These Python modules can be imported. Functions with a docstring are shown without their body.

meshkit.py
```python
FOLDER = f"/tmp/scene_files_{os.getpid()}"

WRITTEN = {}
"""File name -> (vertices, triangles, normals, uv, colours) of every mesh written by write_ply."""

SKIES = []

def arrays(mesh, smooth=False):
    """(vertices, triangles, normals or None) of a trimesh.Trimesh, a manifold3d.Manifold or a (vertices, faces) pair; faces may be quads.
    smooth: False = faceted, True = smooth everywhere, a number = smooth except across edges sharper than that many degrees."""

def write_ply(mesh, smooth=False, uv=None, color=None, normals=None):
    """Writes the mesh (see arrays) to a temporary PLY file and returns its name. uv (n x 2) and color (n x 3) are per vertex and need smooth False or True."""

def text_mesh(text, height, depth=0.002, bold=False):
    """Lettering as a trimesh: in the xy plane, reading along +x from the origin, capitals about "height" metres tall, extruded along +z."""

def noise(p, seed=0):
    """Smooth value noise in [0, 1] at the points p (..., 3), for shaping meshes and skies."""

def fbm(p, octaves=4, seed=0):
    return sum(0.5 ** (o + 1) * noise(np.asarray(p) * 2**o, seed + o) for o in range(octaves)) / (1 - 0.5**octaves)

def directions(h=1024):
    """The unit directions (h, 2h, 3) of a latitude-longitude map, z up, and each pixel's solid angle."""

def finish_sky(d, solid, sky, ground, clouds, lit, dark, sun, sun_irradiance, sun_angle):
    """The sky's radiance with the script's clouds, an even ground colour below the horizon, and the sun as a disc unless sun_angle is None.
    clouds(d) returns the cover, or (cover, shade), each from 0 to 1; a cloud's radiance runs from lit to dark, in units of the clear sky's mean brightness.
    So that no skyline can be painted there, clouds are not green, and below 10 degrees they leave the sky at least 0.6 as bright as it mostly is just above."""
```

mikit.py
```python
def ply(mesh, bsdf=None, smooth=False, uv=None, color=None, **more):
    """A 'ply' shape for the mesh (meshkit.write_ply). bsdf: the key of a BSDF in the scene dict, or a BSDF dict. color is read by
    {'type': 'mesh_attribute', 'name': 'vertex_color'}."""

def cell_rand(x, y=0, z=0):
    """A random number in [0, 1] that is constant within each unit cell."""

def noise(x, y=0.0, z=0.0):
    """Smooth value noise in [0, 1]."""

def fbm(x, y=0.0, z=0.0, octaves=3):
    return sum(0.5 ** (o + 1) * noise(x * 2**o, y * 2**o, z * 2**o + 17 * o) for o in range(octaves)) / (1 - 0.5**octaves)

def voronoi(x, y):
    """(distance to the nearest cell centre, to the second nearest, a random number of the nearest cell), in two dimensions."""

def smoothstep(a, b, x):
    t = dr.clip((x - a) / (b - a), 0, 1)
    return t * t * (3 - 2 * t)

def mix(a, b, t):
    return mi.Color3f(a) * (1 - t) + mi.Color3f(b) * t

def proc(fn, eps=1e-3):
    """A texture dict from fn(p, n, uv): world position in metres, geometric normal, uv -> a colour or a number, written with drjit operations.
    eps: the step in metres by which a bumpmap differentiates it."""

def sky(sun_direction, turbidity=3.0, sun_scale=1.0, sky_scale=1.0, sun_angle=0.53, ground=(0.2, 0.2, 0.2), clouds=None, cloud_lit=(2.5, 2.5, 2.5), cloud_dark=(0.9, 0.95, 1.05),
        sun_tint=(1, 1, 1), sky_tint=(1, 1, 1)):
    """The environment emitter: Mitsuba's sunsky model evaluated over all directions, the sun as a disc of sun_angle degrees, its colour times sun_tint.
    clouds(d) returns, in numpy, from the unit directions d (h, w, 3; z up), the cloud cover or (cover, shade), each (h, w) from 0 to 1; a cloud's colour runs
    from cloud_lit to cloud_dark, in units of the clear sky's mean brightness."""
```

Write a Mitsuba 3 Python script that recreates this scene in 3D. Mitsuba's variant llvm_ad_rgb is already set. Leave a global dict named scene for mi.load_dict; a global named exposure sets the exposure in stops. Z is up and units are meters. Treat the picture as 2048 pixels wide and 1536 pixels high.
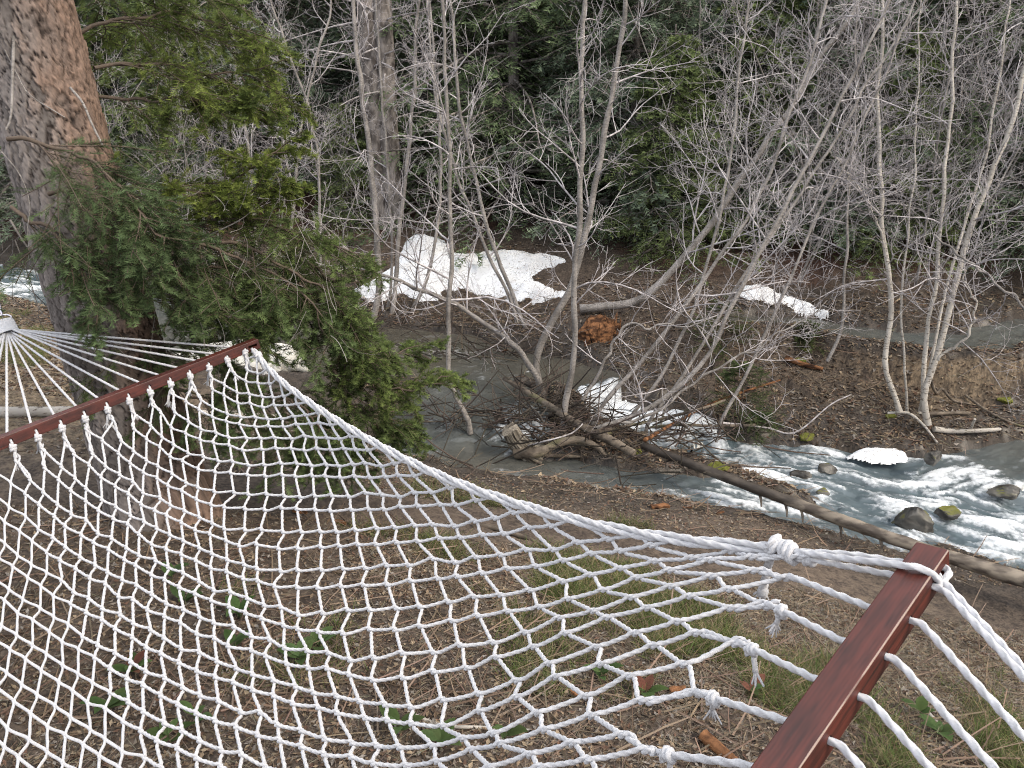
import math
import numpy as np, trimesh, manifold3d as m3
import mitsuba as mi, drjit as dr
import mikit, meshkit
from scipy.interpolate import RBFInterpolator

T = mi.ScalarTransform4f
scene, labels = {}, {}
# ------------------------------------------------------------------ camera, sky, exposure
FOCAL, PITCH, EYE = 1640.0, math.radians(20.0), 1.6
CP, SP = math.cos(PITCH), math.sin(PITCH)
scene['camera'] = {'type': 'perspective', 'fov': math.degrees(2 * math.atan(1024 / FOCAL)), 'fov_axis': 'x', 'near_clip': 0.05, 'far_clip': 600.0,
                   'to_world': T().look_at(origin=[0, 0, EYE], target=[0, CP, EYE - SP], up=[0, 0, 1])}
scene['sky'] = mikit.sky((0.62, -0.42, 0.66), turbidity=4, sun_scale=0.52, sun_angle=24, sun_tint=(0.9, 0.96, 1.06), clouds=lambda d: 1.0, cloud_lit=(2.65, 2.75, 2.95), cloud_dark=(1.0, 1.0, 1.05))
exposure = 2.6


def at(px, py, d):
    """A measured photo pixel (2048 wide) at depth d as a point of the place."""
    a, b = (px - 1024) / FOCAL, (py - 768) / FOCAL
    return np.array([a * d, (CP - b * SP) * d, EYE - (SP + b * CP) * d])


def on_level(px, py, z):
    b = (py - 768) / FOCAL
    return at(px, py, (EYE - z) / (SP + b * CP))


# ------------------------------------------------------------------ helpers
def unit(v):
    v = np.asarray(v, float)
    return v / np.maximum(np.linalg.norm(v, axis=-1, keepdims=True), 1e-12)


used = {}


def numbered(name):
    n = used.get(name, 0)
    used[name] = n + 1
    return name if n == 0 else f'{name}_{n:03d}'


def thing(name, label, cat, group=None, kind=None):
    key = numbered(name)
    labels[key] = {'label': label, 'category': cat}
    if group: labels[key]['group'] = group
    if kind: labels[key]['kind'] = kind
    return key


def part(holder, name, mesh, bsdf, label=None, kind=None, **kw):
    key = numbered(f'{holder}__{name}')
    scene[key] = mikit.ply(mesh, bsdf, **kw)
    if label or kind:
        labels[key] = {}
        if label: labels[key]['label'] = label
        if kind: labels[key]['kind'] = kind
    return key


def single(name, label, cat, mesh, bsdf, group=None, kind=None, **kw):
    key = thing(name, label, cat, group, kind)
    scene[key] = mikit.ply(mesh, bsdf, **kw)
    return key


def setting(name, mesh, bsdf, label=None, **kw):
    key = numbered(name)
    scene[key] = mikit.ply(mesh, bsdf, **kw)
    labels[key] = {'kind': 'structure'}
    if label: labels[key]['label'] = label
    return key


def spline(pts, n):
    """Catmull-Rom resampling to n points (any number of columns), roughly even in arc length."""
    p = np.asarray(pts, float)
    if len(p) == 2:
        return p[0] + (p[1] - p[0]) * np.linspace(0, 1, n)[:, None]
    q = np.vstack([2 * p[0] - p[1], p, 2 * p[-1] - p[-2]])
    out = []
    for i in range(len(p) - 1):
        t = np.linspace(0, 1, 24, endpoint=i == len(p) - 2)[:, None]
        a, b, c, d = q[i:i + 4]
        out.append(0.5 * (2 * b + (c - a) * t + (2 * a - 5 * b + 4 * c - d) * t**2 + (3 * b - a - 3 * c + d) * t**3))
    o = np.vstack(out)
    s = np.concatenate([[0], np.cumsum(np.linalg.norm(np.diff(o[:, :3], axis=0), axis=1))])
    return np.stack([np.interp(np.linspace(0, s[-1], n), s, o[:, k]) for k in range(o.shape[1])], 1)


def tubes(P, R, sides=4, close=False):
    """n tubes of K points each as one mesh (V, F)."""
    P, R = np.asarray(P, float), np.asarray(R, float)
    if P.ndim == 2: P, R = P[None], R[None]
    n, K, _ = P.shape
    t = unit(np.gradient(P, axis=1))
    mean = unit(P[:, -1] - P[:, 0] + 1e-9)
    ref = np.eye(3)[np.argmin(np.abs(mean), axis=1)][:, None, :]
    a = unit(np.cross(t, np.broadcast_to(ref, t.shape)))
    b = np.cross(t, a)
    ang = np.arange(sides) * 2 * np.pi / sides
    V = P[:, :, None] + R[:, :, None, None] * (np.cos(ang)[:, None] * a[:, :, None] + np.sin(ang)[:, None] * b[:, :, None])
    i, j = np.meshgrid(np.arange(K - 1), np.arange(sides), indexing='ij')
    q = np.stack([i * sides + j, i * sides + (j + 1) % sides, (i + 1) * sides + (j + 1) % sides, (i + 1) * sides + j], -1).reshape(-1, 4)
    f = np.vstack([q[:, [0, 1, 2]], q[:, [0, 2, 3]]])
    V = V.reshape(n, K * sides, 3)
    if close:
        V = np.concatenate([V, P[:, :1], P[:, -1:]], 1)
        j = np.arange(sides)
        f = np.vstack([f, np.stack([(j + 1) % sides, j, 0 * j + K * sides], 1), np.stack([(K - 1) * sides + j, (K - 1) * sides + (j + 1) % sides, 0 * j + K * sides + 1], 1)])
    F = (f[None] + (np.arange(n) * V.shape[1])[:, None, None]).reshape(-1, 3)
    return V.reshape(-1, 3), F


def join(*ms):
    vs, fs, at_ = [], [], 0
    for v, f in ms:
        vs.append(v); fs.append(np.asarray(f) + at_); at_ += len(v)
    return np.vstack(vs), np.vstack(fs)


def rope(pts, r=0.0037, pitch=0.024, step=0.005, sides=9, depth=0.17):
    """A laid three-strand rope along the points."""
    p = np.asarray(pts, float)
    s = np.concatenate([[0], np.cumsum(np.linalg.norm(np.diff(p, axis=0), axis=1))])
    n = max(4, int(s[-1] / step) + 1)
    ss = np.linspace(0, s[-1], n)
    P = np.stack([np.interp(ss, s, p[:, k]) for k in range(3)], 1)
    if n > 8:
        for _ in range(2):
            P[1:-1] = 0.25 * P[:-2] + 0.5 * P[1:-1] + 0.25 * P[2:]
    t = unit(np.gradient(P, axis=0))
    ref = np.eye(3)[np.argmin(np.abs(unit(P[-1] - P[0])))]
    a = unit(np.cross(t, ref)); b = np.cross(t, a)
    ang = np.arange(sides) * 2 * np.pi / sides
    rad = r * (1 + depth * np.cos(3 * (ang[None] - ss[:, None] / pitch * 2 * np.pi / 3 * 1.0)))
    V = P[:, None] + rad[..., None] * (np.cos(ang)[None, :, None] * a[:, None] + np.sin(ang)[None, :, None] * b[:, None])
    i, j = np.meshgrid(np.arange(n - 1), np.arange(sides), indexing='ij')
    q = np.stack([i * sides + j, i * sides + (j + 1) % sides, (i + 1) * sides + (j + 1) % sides, (i + 1) * sides + j], -1).reshape(-1, 4)
    V = np.vstack([V.reshape(-1, 3), P[:1], P[-1:]])
    j = np.arange(sides)
    F = np.vstack([q[:, [0, 1, 2]], q[:, [0, 2, 3]], np.stack([(j + 1) % sides, j, 0 * j + n * sides], 1), np.stack([(n - 1) * sides + j, (n - 1) * sides + (j + 1) % sides, 0 * j + n * sides + 1], 1)])
    return V, F


def rock_mesh(center, size, seed, sub=3, flat=0.0):
    m = trimesh.creation.icosphere(subdivisions=sub)
    v = np.array(m.vertices)
    rng = np.random.default_rng(seed)
    for _ in range(12):                                       # chop facets
        nrm = unit(rng.normal(size=3)); c = rng.uniform(0.5, 0.85)
        over = np.maximum(v @ nrm - c, 0)
        v -= over[:, None] * nrm * 0.9
    v *= 1 + 0.42 * (meshkit.fbm(v * 2.6 + seed, 5, seed)[:, None] - 0.5)
    return v * np.asarray(size) + center, np.array(m.faces)


def colour(n, base, var=0.15, rng=None, hue=0.06):
    rng = rng or np.random.default_rng(1)
    c = np.asarray(base, float) * (1 + var * rng.uniform(-1, 1, (n, 1))) * (1 + hue * rng.uniform(-1, 1, (n, 3)))
    return np.clip(c, 0.003, 0.95)


# ------------------------------------------------------------------ materials
def two(b): return {'type': 'twosided', 'nested': b}


VC = {'type': 'mesh_attribute', 'name': 'vertex_color'}
scene['leafy'] = {'type': 'principledthin', 'base_color': VC, 'roughness': 0.6, 'diff_trans': 0.7, 'eta': 1.35}
scene['dull'] = two({'type': 'principled', 'base_color': VC, 'roughness': 0.85, 'specular': 0.2})


def twig_col(p, n, uv):
    k = mikit.fbm(p.x * 9, p.y * 9, p.z * 9, 2)
    m = mikit.noise(p.x * 55, p.y * 55, p.z * 24)
    return mikit.mix((0.18, 0.165, 0.165), (0.46, 0.43, 0.435), mikit.smoothstep(0.25, 0.75, 0.55 * k + 0.45 * m))


scene['twig_bark'] = two({'type': 'principled', 'base_color': mikit.proc(twig_col), 'roughness': 0.6, 'specular': 0.35})


def stem_col(p, n, uv):
    k = mikit.fbm(p.x * 14, p.y * 14, p.z * 9, 3)
    m = mikit.fbm(p.x * 60, p.y * 60, p.z * 110, 2)
    c = mikit.mix((0.11, 0.10, 0.092), (0.26, 0.24, 0.225), mikit.smoothstep(0.3, 0.7, 0.6 * k + 0.4 * m))
    return mikit.mix(c, (0.07, 0.06, 0.05), mikit.smoothstep(0.68, 0.76, m) * 0.8)


scene['alder_bark'] = two({'type': 'principled', 'base_color': mikit.proc(stem_col), 'roughness': 0.7, 'specular': 0.3})


def pale_col(p, n, uv):
    m = mikit.fbm(p.x * 50, p.y * 50, p.z * 130, 2)
    k = mikit.fbm(p.x * 10, p.y * 10, p.z * 7, 2)
    c = mikit.mix((0.22, 0.20, 0.175), (0.44, 0.41, 0.37), k)
    return mikit.mix(c, (0.09, 0.075, 0.06), mikit.smoothstep(0.60, 0.70, m) * 0.85)


scene['pale_bark'] = two({'type': 'principled', 'base_color': mikit.proc(pale_col), 'roughness': 0.75, 'specular': 0.25})


def wood_col(p, n, uv):
    k = mikit.fbm(p.x * 30, p.y * 30, p.z * 30, 3)
    m = mikit.fbm(p.x * 6, p.y * 6, p.z * 6, 2)
    c = mikit.mix((0.05, 0.04, 0.032), (0.17, 0.14, 0.11), mikit.smoothstep(0.3, 0.7, 0.5 * k + 0.5 * m))
    return mikit.mix(c, (0.07, 0.075, 0.02), mikit.smoothstep(0.60, 0.72, m) * 0.5)


scene['dead_wood'] = two({'type': 'principled', 'base_color': mikit.proc(wood_col), 'roughness': 0.8, 'specular': 0.25})


def wet_wood(p, n, uv):
    k = mikit.fbm(p.x * 12, p.y * 30, p.z * 40, 3)
    j = mikit.fbm(p.x * 3, p.y * 9, p.z * 9, 3)
    dry = mikit.smoothstep(0.9, 2.0, p.x + 1.6 * (j - 0.5))
    return mikit.mix(mikit.mix((0.020, 0.016, 0.013), (0.055, 0.044, 0.036), k), mikit.mix((0.07, 0.056, 0.045), (0.23, 0.195, 0.155), mikit.smoothstep(0.3, 0.7, k)), dry)


scene['log_wood'] = two({'type': 'principled', 'base_color': mikit.proc(wet_wood), 'roughness': 0.6, 'specular': 0.35})


def grey_wood(p, n, uv):
    k = mikit.fbm(uv.x * 60, uv.y * 3, 0, 3)
    return mikit.mix((0.06, 0.05, 0.04), (0.27, 0.24, 0.195), mikit.smoothstep(0.25, 0.75, k))


scene['weathered_wood'] = two({'type': 'principled', 'base_color': mikit.proc(grey_wood), 'roughness': 0.85, 'specular': 0.2})


def rot_col(p, n, uv):
    k = mikit.fbm(p.x * 22, p.y * 22, p.z * 50, 3)
    return mikit.mix((0.04, 0.02, 0.012), (0.22, 0.105, 0.05), mikit.smoothstep(0.3, 0.72, k))


scene['orange_rot'] = two({'type': 'principled', 'base_color': mikit.proc(rot_col), 'roughness': 0.9, 'specular': 0.15})


def rock_col(p, n, uv):
    k = mikit.fbm(p.x * 14, p.y * 14, p.z * 14, 4)
    c = mikit.mix((0.022, 0.020, 0.018), (0.115, 0.108, 0.096), mikit.smoothstep(0.3, 0.75, k))
    moss = mikit.smoothstep(0.55, 0.9, n.z) * mikit.smoothstep(0.5, 0.62, mikit.fbm(p.x * 9 + 3, p.y * 9, p.z * 9, 3))
    return mikit.mix(c, (0.10, 0.10, 0.02), moss)


scene['rock_stone'] = two({'type': 'principled', 'base_color': mikit.proc(rock_col), 'roughness': 0.5, 'specular': 0.4})


def ground_col(p, n, uv):
    a = mikit.fbm(p.x * 3, p.y * 3, 0, 3)
    b = mikit.fbm(p.x * 28, p.y * 28, 0, 3)
    c = mikit.fbm(p.x * 110, p.y * 110, 0, 2)
    k = mikit.smoothstep(0.25, 0.75, 0.2 * a + 0.35 * b + 0.45 * c)
    duff = mikit.mix((0.030, 0.023, 0.019), (0.098, 0.075, 0.058), k)
    mud = mikit.mix((0.018, 0.015, 0.013), (0.062, 0.050, 0.041), k)
    straw = mikit.mix((0.085, 0.064, 0.042), (0.25, 0.19, 0.125), k)
    red = mikit.mix((0.022, 0.012, 0.009), (0.080, 0.042, 0.030), k)
    deep = mikit.smoothstep(8.2, 9.0, p.y + 1.2 * (a - 0.5) + 1.3 * mikit.smoothstep(0.6, 1.4, p.x))
    c0 = mikit.mix(duff, red, deep)
    c1 = mikit.mix(c0, straw, dr.clip(uv.y + 0.7 * (b - 0.5) * mikit.smoothstep(0, 0.2, uv.y), 0, 1))
    return mikit.mix(c1, mud, dr.clip(uv.x + 0.5 * (a - 0.5) * mikit.smoothstep(0, 0.2, uv.x), 0, 1))


scene['earth'] = two({'type': 'principled', 'base_color': mikit.proc(ground_col), 'specular': 0.3,
                      'roughness': mikit.proc(lambda p, n, uv: 0.9 - 0.5 * mikit.smoothstep(0.5, 1.0, uv.x) * mikit.smoothstep(0.3, 0.6, mikit.fbm(p.x * 9, p.y * 9, 0, 2)))})


def snow_col(p, n, uv):
    s = mikit.fbm(p.x * 95, p.y * 95, 0, 2)
    k = mikit.fbm(p.x * 5, p.y * 5, 0, 3)
    c = mikit.mix((0.66, 0.68, 0.71), (0.50, 0.49, 0.48), mikit.smoothstep(0.45, 0.75, k) * 0.5)
    return mikit.mix(c, (0.10, 0.08, 0.06), mikit.smoothstep(0.68, 0.76, s) * 0.6)


scene['snow'] = two({'type': 'principled', 'base_color': mikit.proc(snow_col), 'roughness': 0.8, 'specular': 0.2})


def water_col(p, n, uv):
    a = mikit.fbm(p.x * 48, p.y * 48, p.z * 60, 3)
    b = mikit.fbm(p.x * 6, p.y * 6, 0, 2)
    base = mikit.mix((0.072, 0.066, 0.053), (0.070, 0.094, 0.108), uv.y) * (0.7 + 0.6 * b)
    return mikit.mix(base, (0.60, 0.63, 0.66), mikit.smoothstep(0.12, 0.95, uv.x + 0.75 * (a - 0.5) * mikit.smoothstep(0.02, 0.3, uv.x)))


scene['stream_water'] = two({'type': 'principled', 'base_color': mikit.proc(water_col), 'specular': 0.55, 'roughness': mikit.proc(lambda p, n, uv: 0.11 + 0.45 * uv.x)})


def cotton(p, n, uv):
    k = mikit.fbm(p.x * 300, p.y * 300, p.z * 300, 2)
    return mikit.mix((0.37, 0.37, 0.385), (0.52, 0.52, 0.535), k)


scene['cotton_rope'] = {'type': 'principled', 'base_color': mikit.proc(cotton), 'roughness': 0.85, 'specular': 0.15}
scene['steel'] = {'type': 'roughconductor', 'material': 'Cr', 'alpha': 0.2}
scene['dog_fur'] = {'type': 'principled', 'base_color': {'type': 'rgb', 'value': [0.58, 0.565, 0.52]}, 'roughness': 0.9, 'specular': 0.1}
scene['dog_dark'] = {'type': 'principled', 'base_color': {'type': 'rgb', 'value': [0.015, 0.013, 0.012]}, 'roughness': 0.35}

# ------------------------------------------------------------------ terrain and stream
CH = {  # centre line of each arm: photo pixel, water level, half width, whiteness
    'main': [(-260, 520, -.27, .5, .3), (50, 568, -.32, .42, .7), (300, 625, -.35, .5, .25), (520, 700, -.36, .55, .12), (660, 705, -.36, .62, .04), (780, 705, -.36, .58, .03), (900, 690, -.37, .27, .06),
             (1010, 722, -.38, .22, .12), (1120, 745, -.39, .26, .05), (1190, 762, -.41, .22, .1), (1212, 778, -.43, .21, .9), (1232, 826, -.60, .24, 1.0), (1300, 838, -.61, .17, .95), (1390, 848, -.62, .15, .9), (1425, 862, -.63, .14, .9), (1442, 905, -.74, .2, .85)],
    'rapids': [(1440, 908, -.745, .2, .8), (1550, 930, -.77, .33, .62), (1700, 960, -.80, .44, .60), (1850, 1000, -.83, .58, .66), (2048, 1045, -.87, .66, .62), (2330, 1105, -.9, .7, .5)],
    'inflow': [(2300, 890, -.73, .25, .2), (2060, 925, -.77, .30, .25), (1940, 950, -.80, .30, .4), (1850, 985, -.83, .3, .6)],
    'low': [(1310, 845, -.61, .14, .9), (1320, 875, -.64, .14, .85), (1345, 900, -.68, .12, .6), (1430, 920, -.74, .14, .6)],
    'side': [(985, 735, -.385, .26, .12), (930, 775, -.40, .27, .2), (885, 830, -.44, .28, .25), (862, 885, -.48, .27, .3), (950, 925, -.50, .17, .12), (1080, 942, -.52, .16, .2), (1200, 955, -.55, .16, .3), (1350, 975, -.60, .15, .45), (1480, 993, -.66, .14, .55), (1610, 1030, -.75, .17, .5), (1760, 1065, -.81, .25, .6)],
    'spill': [(1050, 790, -.41, .14, .15), (1052, 828, -.43, .13, .4), (1062, 855, -.52, .14, .75), (1050, 872, -.525, .18, .55), (980, 905, -.51, .16, .2)],
    'back': [(1470, 640, -.17, .07, .1), (1620, 645, -.26, .12, .15), (1700, 665, -.28, .15, .2), (1850, 682, -.29, .18, .3), (1960, 684, -.27, .17, .2), (2060, 655, -.24, .18, .25), (2250, 630, -.2, .2, .2)],
}
ARM = {}
for name, rows in CH.items():
    p = np.array([[*on_level(px, py, z)[:2], z, w, t] for px, py, z, w, t in rows])
    steps = [p[0]]
    for a, b in zip(p[:-1], p[1:]):
        k = max(1, int(np.linalg.norm(b[:2] - a[:2]) / 0.3))
        steps += [a + (b - a) * i / k for i in range(1, k + 1)]
    ARM[name] = np.array(steps)


def arm_at(p, x, y):
    """Of one arm at each place: (distance / half width, level, half width, whiteness, along, across)."""
    q = np.stack([x, y], -1)
    k0 = np.full(len(x), 99.0); o = np.zeros((5, len(x))); arc = 0.0
    for a, b in zip(p[:-1], p[1:]):
        d = b[:2] - a[:2]; L = np.linalg.norm(d)
        t = np.clip(((q - a[:2]) @ d) / L**2, 0, 1)
        r = q - (a[:2] + t[:, None] * d)
        dd = np.linalg.norm(r, axis=1); w = a[3] + (b[3] - a[3]) * t; k = dd / w; m = k < k0
        k0 = np.where(m, k, k0); side = np.sign(r[:, 0] * d[1] - r[:, 1] * d[0])
        for i, val in enumerate((a[2] + (b[2] - a[2]) * t, w, a[4] + (b[4] - a[4]) * t, arc + t * L, dd * side)): o[i] = np.where(m, val, o[i])
        arc += L
    return k0, *o


def stream_at(x, y):
    """The same for the whole stream: the nearest arm's, level and whiteness eased where arms meet."""
    best = np.full(len(x), 99.0); ws = lv = wh = 0.0; wd = al = ac = np.zeros(len(x))
    for p in ARM.values():
        k, l, w, h, a, c = arm_at(p, x, y)
        weight = np.exp(-2.2 * np.minimum(k, 6) ** 2) + 1e-14 / (1 + k); ws = ws + weight; lv = lv + weight * l; wh = wh + weight * h
        m = k < best; best = np.where(m, k, best); wd = np.where(m, w, wd); al = np.where(m, a, al); ac = np.where(m, c, ac)
    return best, lv / ws, wd, wh / ws, al, ac


GC = [(-3, -3, .05), (0, -3, .03), (4, -3, 0), (0, .5, 0), (0, 1.6, -.01), (1.6, 1.0, -.06), (-2, 1.2, .05), (-3.2, 3, .02), (-1.3, 2.8, 0), (-6, 2, .2), (-7, 5, .0), (6, 1, .1), (5, 2.4, -.45), (7, 4.5, -.2), (12, 3, 1.2), (-14, 3, .8),
      (-5, 10.5, .35), (0, 10.2, .55), (-9, 11, .9), (-3, 12, 1.5), (3, 10.5, 1.0), (7, 9, .9), (10, 12, 2.6), (0, 13.5, 2.6), (-8, 15, 3.2), (8, 14, 3.6), (0, 18, 5.2), (0, 24, 8), (-14, 26, 8), (14, 24, 9), (0, 45, 18), (-30, 30, 9), (30, 30, 11), (30, -10, 3), (-30, -10, 2), (0, -40, 2), (-40, 60, 18), (40, 60, 18), (0, 90, 26)]
GP = [(1500, 1055, -.52), (1700, 1135, -.62), (1900, 1200, -.68), (2100, 1250, -.70), (1300, 1045, -.46), (1100, 1000, -.42), (900, 960, -.36), (760, 930, -.27), (1300, 1200, -.24), (1800, 1350, -.34), (1000, 1200, -.14), (1500, 1400, -.13), (2000, 1500, -.27), (600, 1100, -.05),
      (1150, 868, -.42), (1230, 895, -.48), (1300, 935, -.52), (1420, 955, -.62), (1000, 815, -.36), (1120, 800, -.36), (950, 870, -.44), (1050, 905, -.46), (1500, 700, -.15), (1520, 870, -.52), (1650, 870, -.56), (1850, 885, -.62), (2048, 865, -.62), (1480, 830, -.42), (1600, 780, -.30), (1800, 790, -.34), (2000, 780, -.38), (1600, 715, -.18), (1800, 730, -.23), (2000, 730, -.2),
      (1180, 668, -.08), (1260, 705, -.2), (1310, 755, -.33), (1060, 680, -.25), (900, 630, -.28), (1050, 640, -.24), (760, 610, -.22), (1000, 600, -.2), (1100, 595, -.12), (740, 665, -.27), (850, 490, .08), (1100, 515, .08), (1480, 590, .02), (1650, 625, -.12), (1850, 640, -.1), (60, 650, -.17), (60, 770, -.02), (-200, 700, 0)]
ctrl = np.array(GC + [tuple(on_level(px, py, z)) for px, py, z in GP], float)
_rbf = RBFInterpolator(ctrl[:, :2], ctrl[:, 2], kernel='linear', smoothing=0.01)


def ground_z(x, y, fine=True):
    x, y = np.asarray(x, float).ravel(), np.asarray(y, float).ravel()
    g = _rbf(np.stack([x, y], 1))
    q = np.stack([x, y, 0 * x], 1)
    g = g + 0.10 * (meshkit.fbm(q * 1.3, 3, 5) - 0.5) * np.clip((y - 2) / 2, 0.2, 1)
    near = (np.abs(x) < 9) & (y > 2.5) & (y < 11)
    if near.any():
        gn, xn, yn = g[near], x[near], y[near]
        wob = 0.10 * (meshkit.fbm(q[near] * 5, 3, 9) - 0.5)
        got = [arm_at(p, xn, yn)[:3] for p in ARM.values()]
        ds = [(k - 1) * w + wob for k, l, w in got]
        for (k, l, w), d in zip(got, ds):                         # no bank steeper than the mud stands
            gn = np.minimum(gn, l + 0.05 + 0.42 * np.maximum(d, 0))
        inside = np.min(ds, 0)
        for (k, l, w), d in zip(got, ds):                         # a low rim holds the water
            rim = np.clip(1 - np.maximum(d, 0) / 0.35, 0, 1) * (d < 0.35) * np.clip(inside / 0.06, 0, 1)
            gn = np.maximum(gn, np.where(rim > 0, gn + (np.maximum(gn, l + 0.03) - gn) * np.minimum(rim * 2, 1), gn))
        for (k, l, w), d in zip(got, ds):
            t = np.clip((0.10 - d) / 0.20, 0, 1); t = t * t * (3 - 2 * t)
            gn = np.minimum(gn, gn * (1 - t) + (l - 0.16 - 0.25 * np.clip(w - 0.45, 0, 0.2) / 0.2) * t)
        g[near] = gn
    if fine:
        g = g + (0.030 * (meshkit.fbm(q * 7, 3, 2) - 0.5) + 0.020 * (meshkit.fbm(q * 24, 3, 3) - 0.5)) * np.where(y < 12, 1, 0.5)
    return g


def hit(px, py, lo=1.0, hi=30.0):
    """Where the photo pixel's ray meets the ground."""
    d = np.linspace(lo, hi, 900)
    p = np.array([at(px, py, t) for t in d])
    below = np.nonzero(p[:, 2] < ground_z(p[:, 0], p[:, 1]))[0]
    return p[below[0]] if len(below) else p[-1]


def axis_points(lo, a, b, hi, step, grow=1.22):
    mid = list(np.arange(a, b + 1e-9, step)); left, right, s = [], [], step
    x = a
    while x > lo:
        s *= grow; x -= s; left.append(x)
    x, s = mid[-1], step
    while x < hi:
        s *= grow; x += s; right.append(x)
    return np.array(left[::-1] + mid + right)


xs, ys = axis_points(-140, -5.2, 4.6, 140, 0.026, 1.15), axis_points(-60, 1.0, 9.6, 160, 0.026, 1.15)
X, Y = np.meshgrid(xs, ys)
GZ = ground_z(X, Y).reshape(X.shape)
sk = np.full(X.size, 9.0)
nearm = ((np.abs(X) < 9) & (Y > 2.5) & (Y < 11)).ravel()
k_, l_, w_, h_, _, _ = stream_at(X.ravel()[nearm], Y.ravel()[nearm])
wet = np.zeros(X.size)
wet[nearm] = np.clip(1.05 - np.maximum((k_ - 1) * w_ - 0.25, 0) / 0.8 - np.clip((GZ.ravel()[nearm] - l_ - 0.12) / 0.6, 0, 1), 0, 1)


def blob(x, y, px, py, z, rx, ry):
    c = on_level(px, py, z)
    return np.exp(-(((x - c[0]) / rx) ** 2 + ((y - c[1]) / ry) ** 2))


STRAW = [(60, 680, -.1, 1.2, 1.0, .85), (60, 800, 0, .7, .6, .8), (2000, 760, -.35, 1.1, .55, .7), (1650, 830, -.45, .5, .3, .25), (1150, 1150, -.2, .5, .35, .15), (1850, 1300, -.5, .8, .6, .15), (1280, 740, -.25, .35, .25, .4), (1900, 800, -.4, .5, .3, .5)]


def straw_at(x, y):
    return np.clip(sum(a * blob(x, y, px, py, z, rx, ry) for px, py, z, rx, ry, a in STRAW), 0, 1)


straw = straw_at(X.ravel(), Y.ravel()) * (1 - wet)
ny, nx = X.shape
i, j = np.meshgrid(np.arange(ny - 1), np.arange(nx - 1), indexing='ij')
quads = np.stack([i * nx + j, i * nx + j + 1, (i + 1) * nx + j + 1, (i + 1) * nx + j], -1).reshape(-1, 4)
setting('ground', (np.stack([X.ravel(), Y.ravel(), GZ.ravel()], 1), quads), 'earth', 'brown forest floor sloping down to a muddy stream bank', smooth=True, uv=np.stack([wet, straw], 1))

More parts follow.
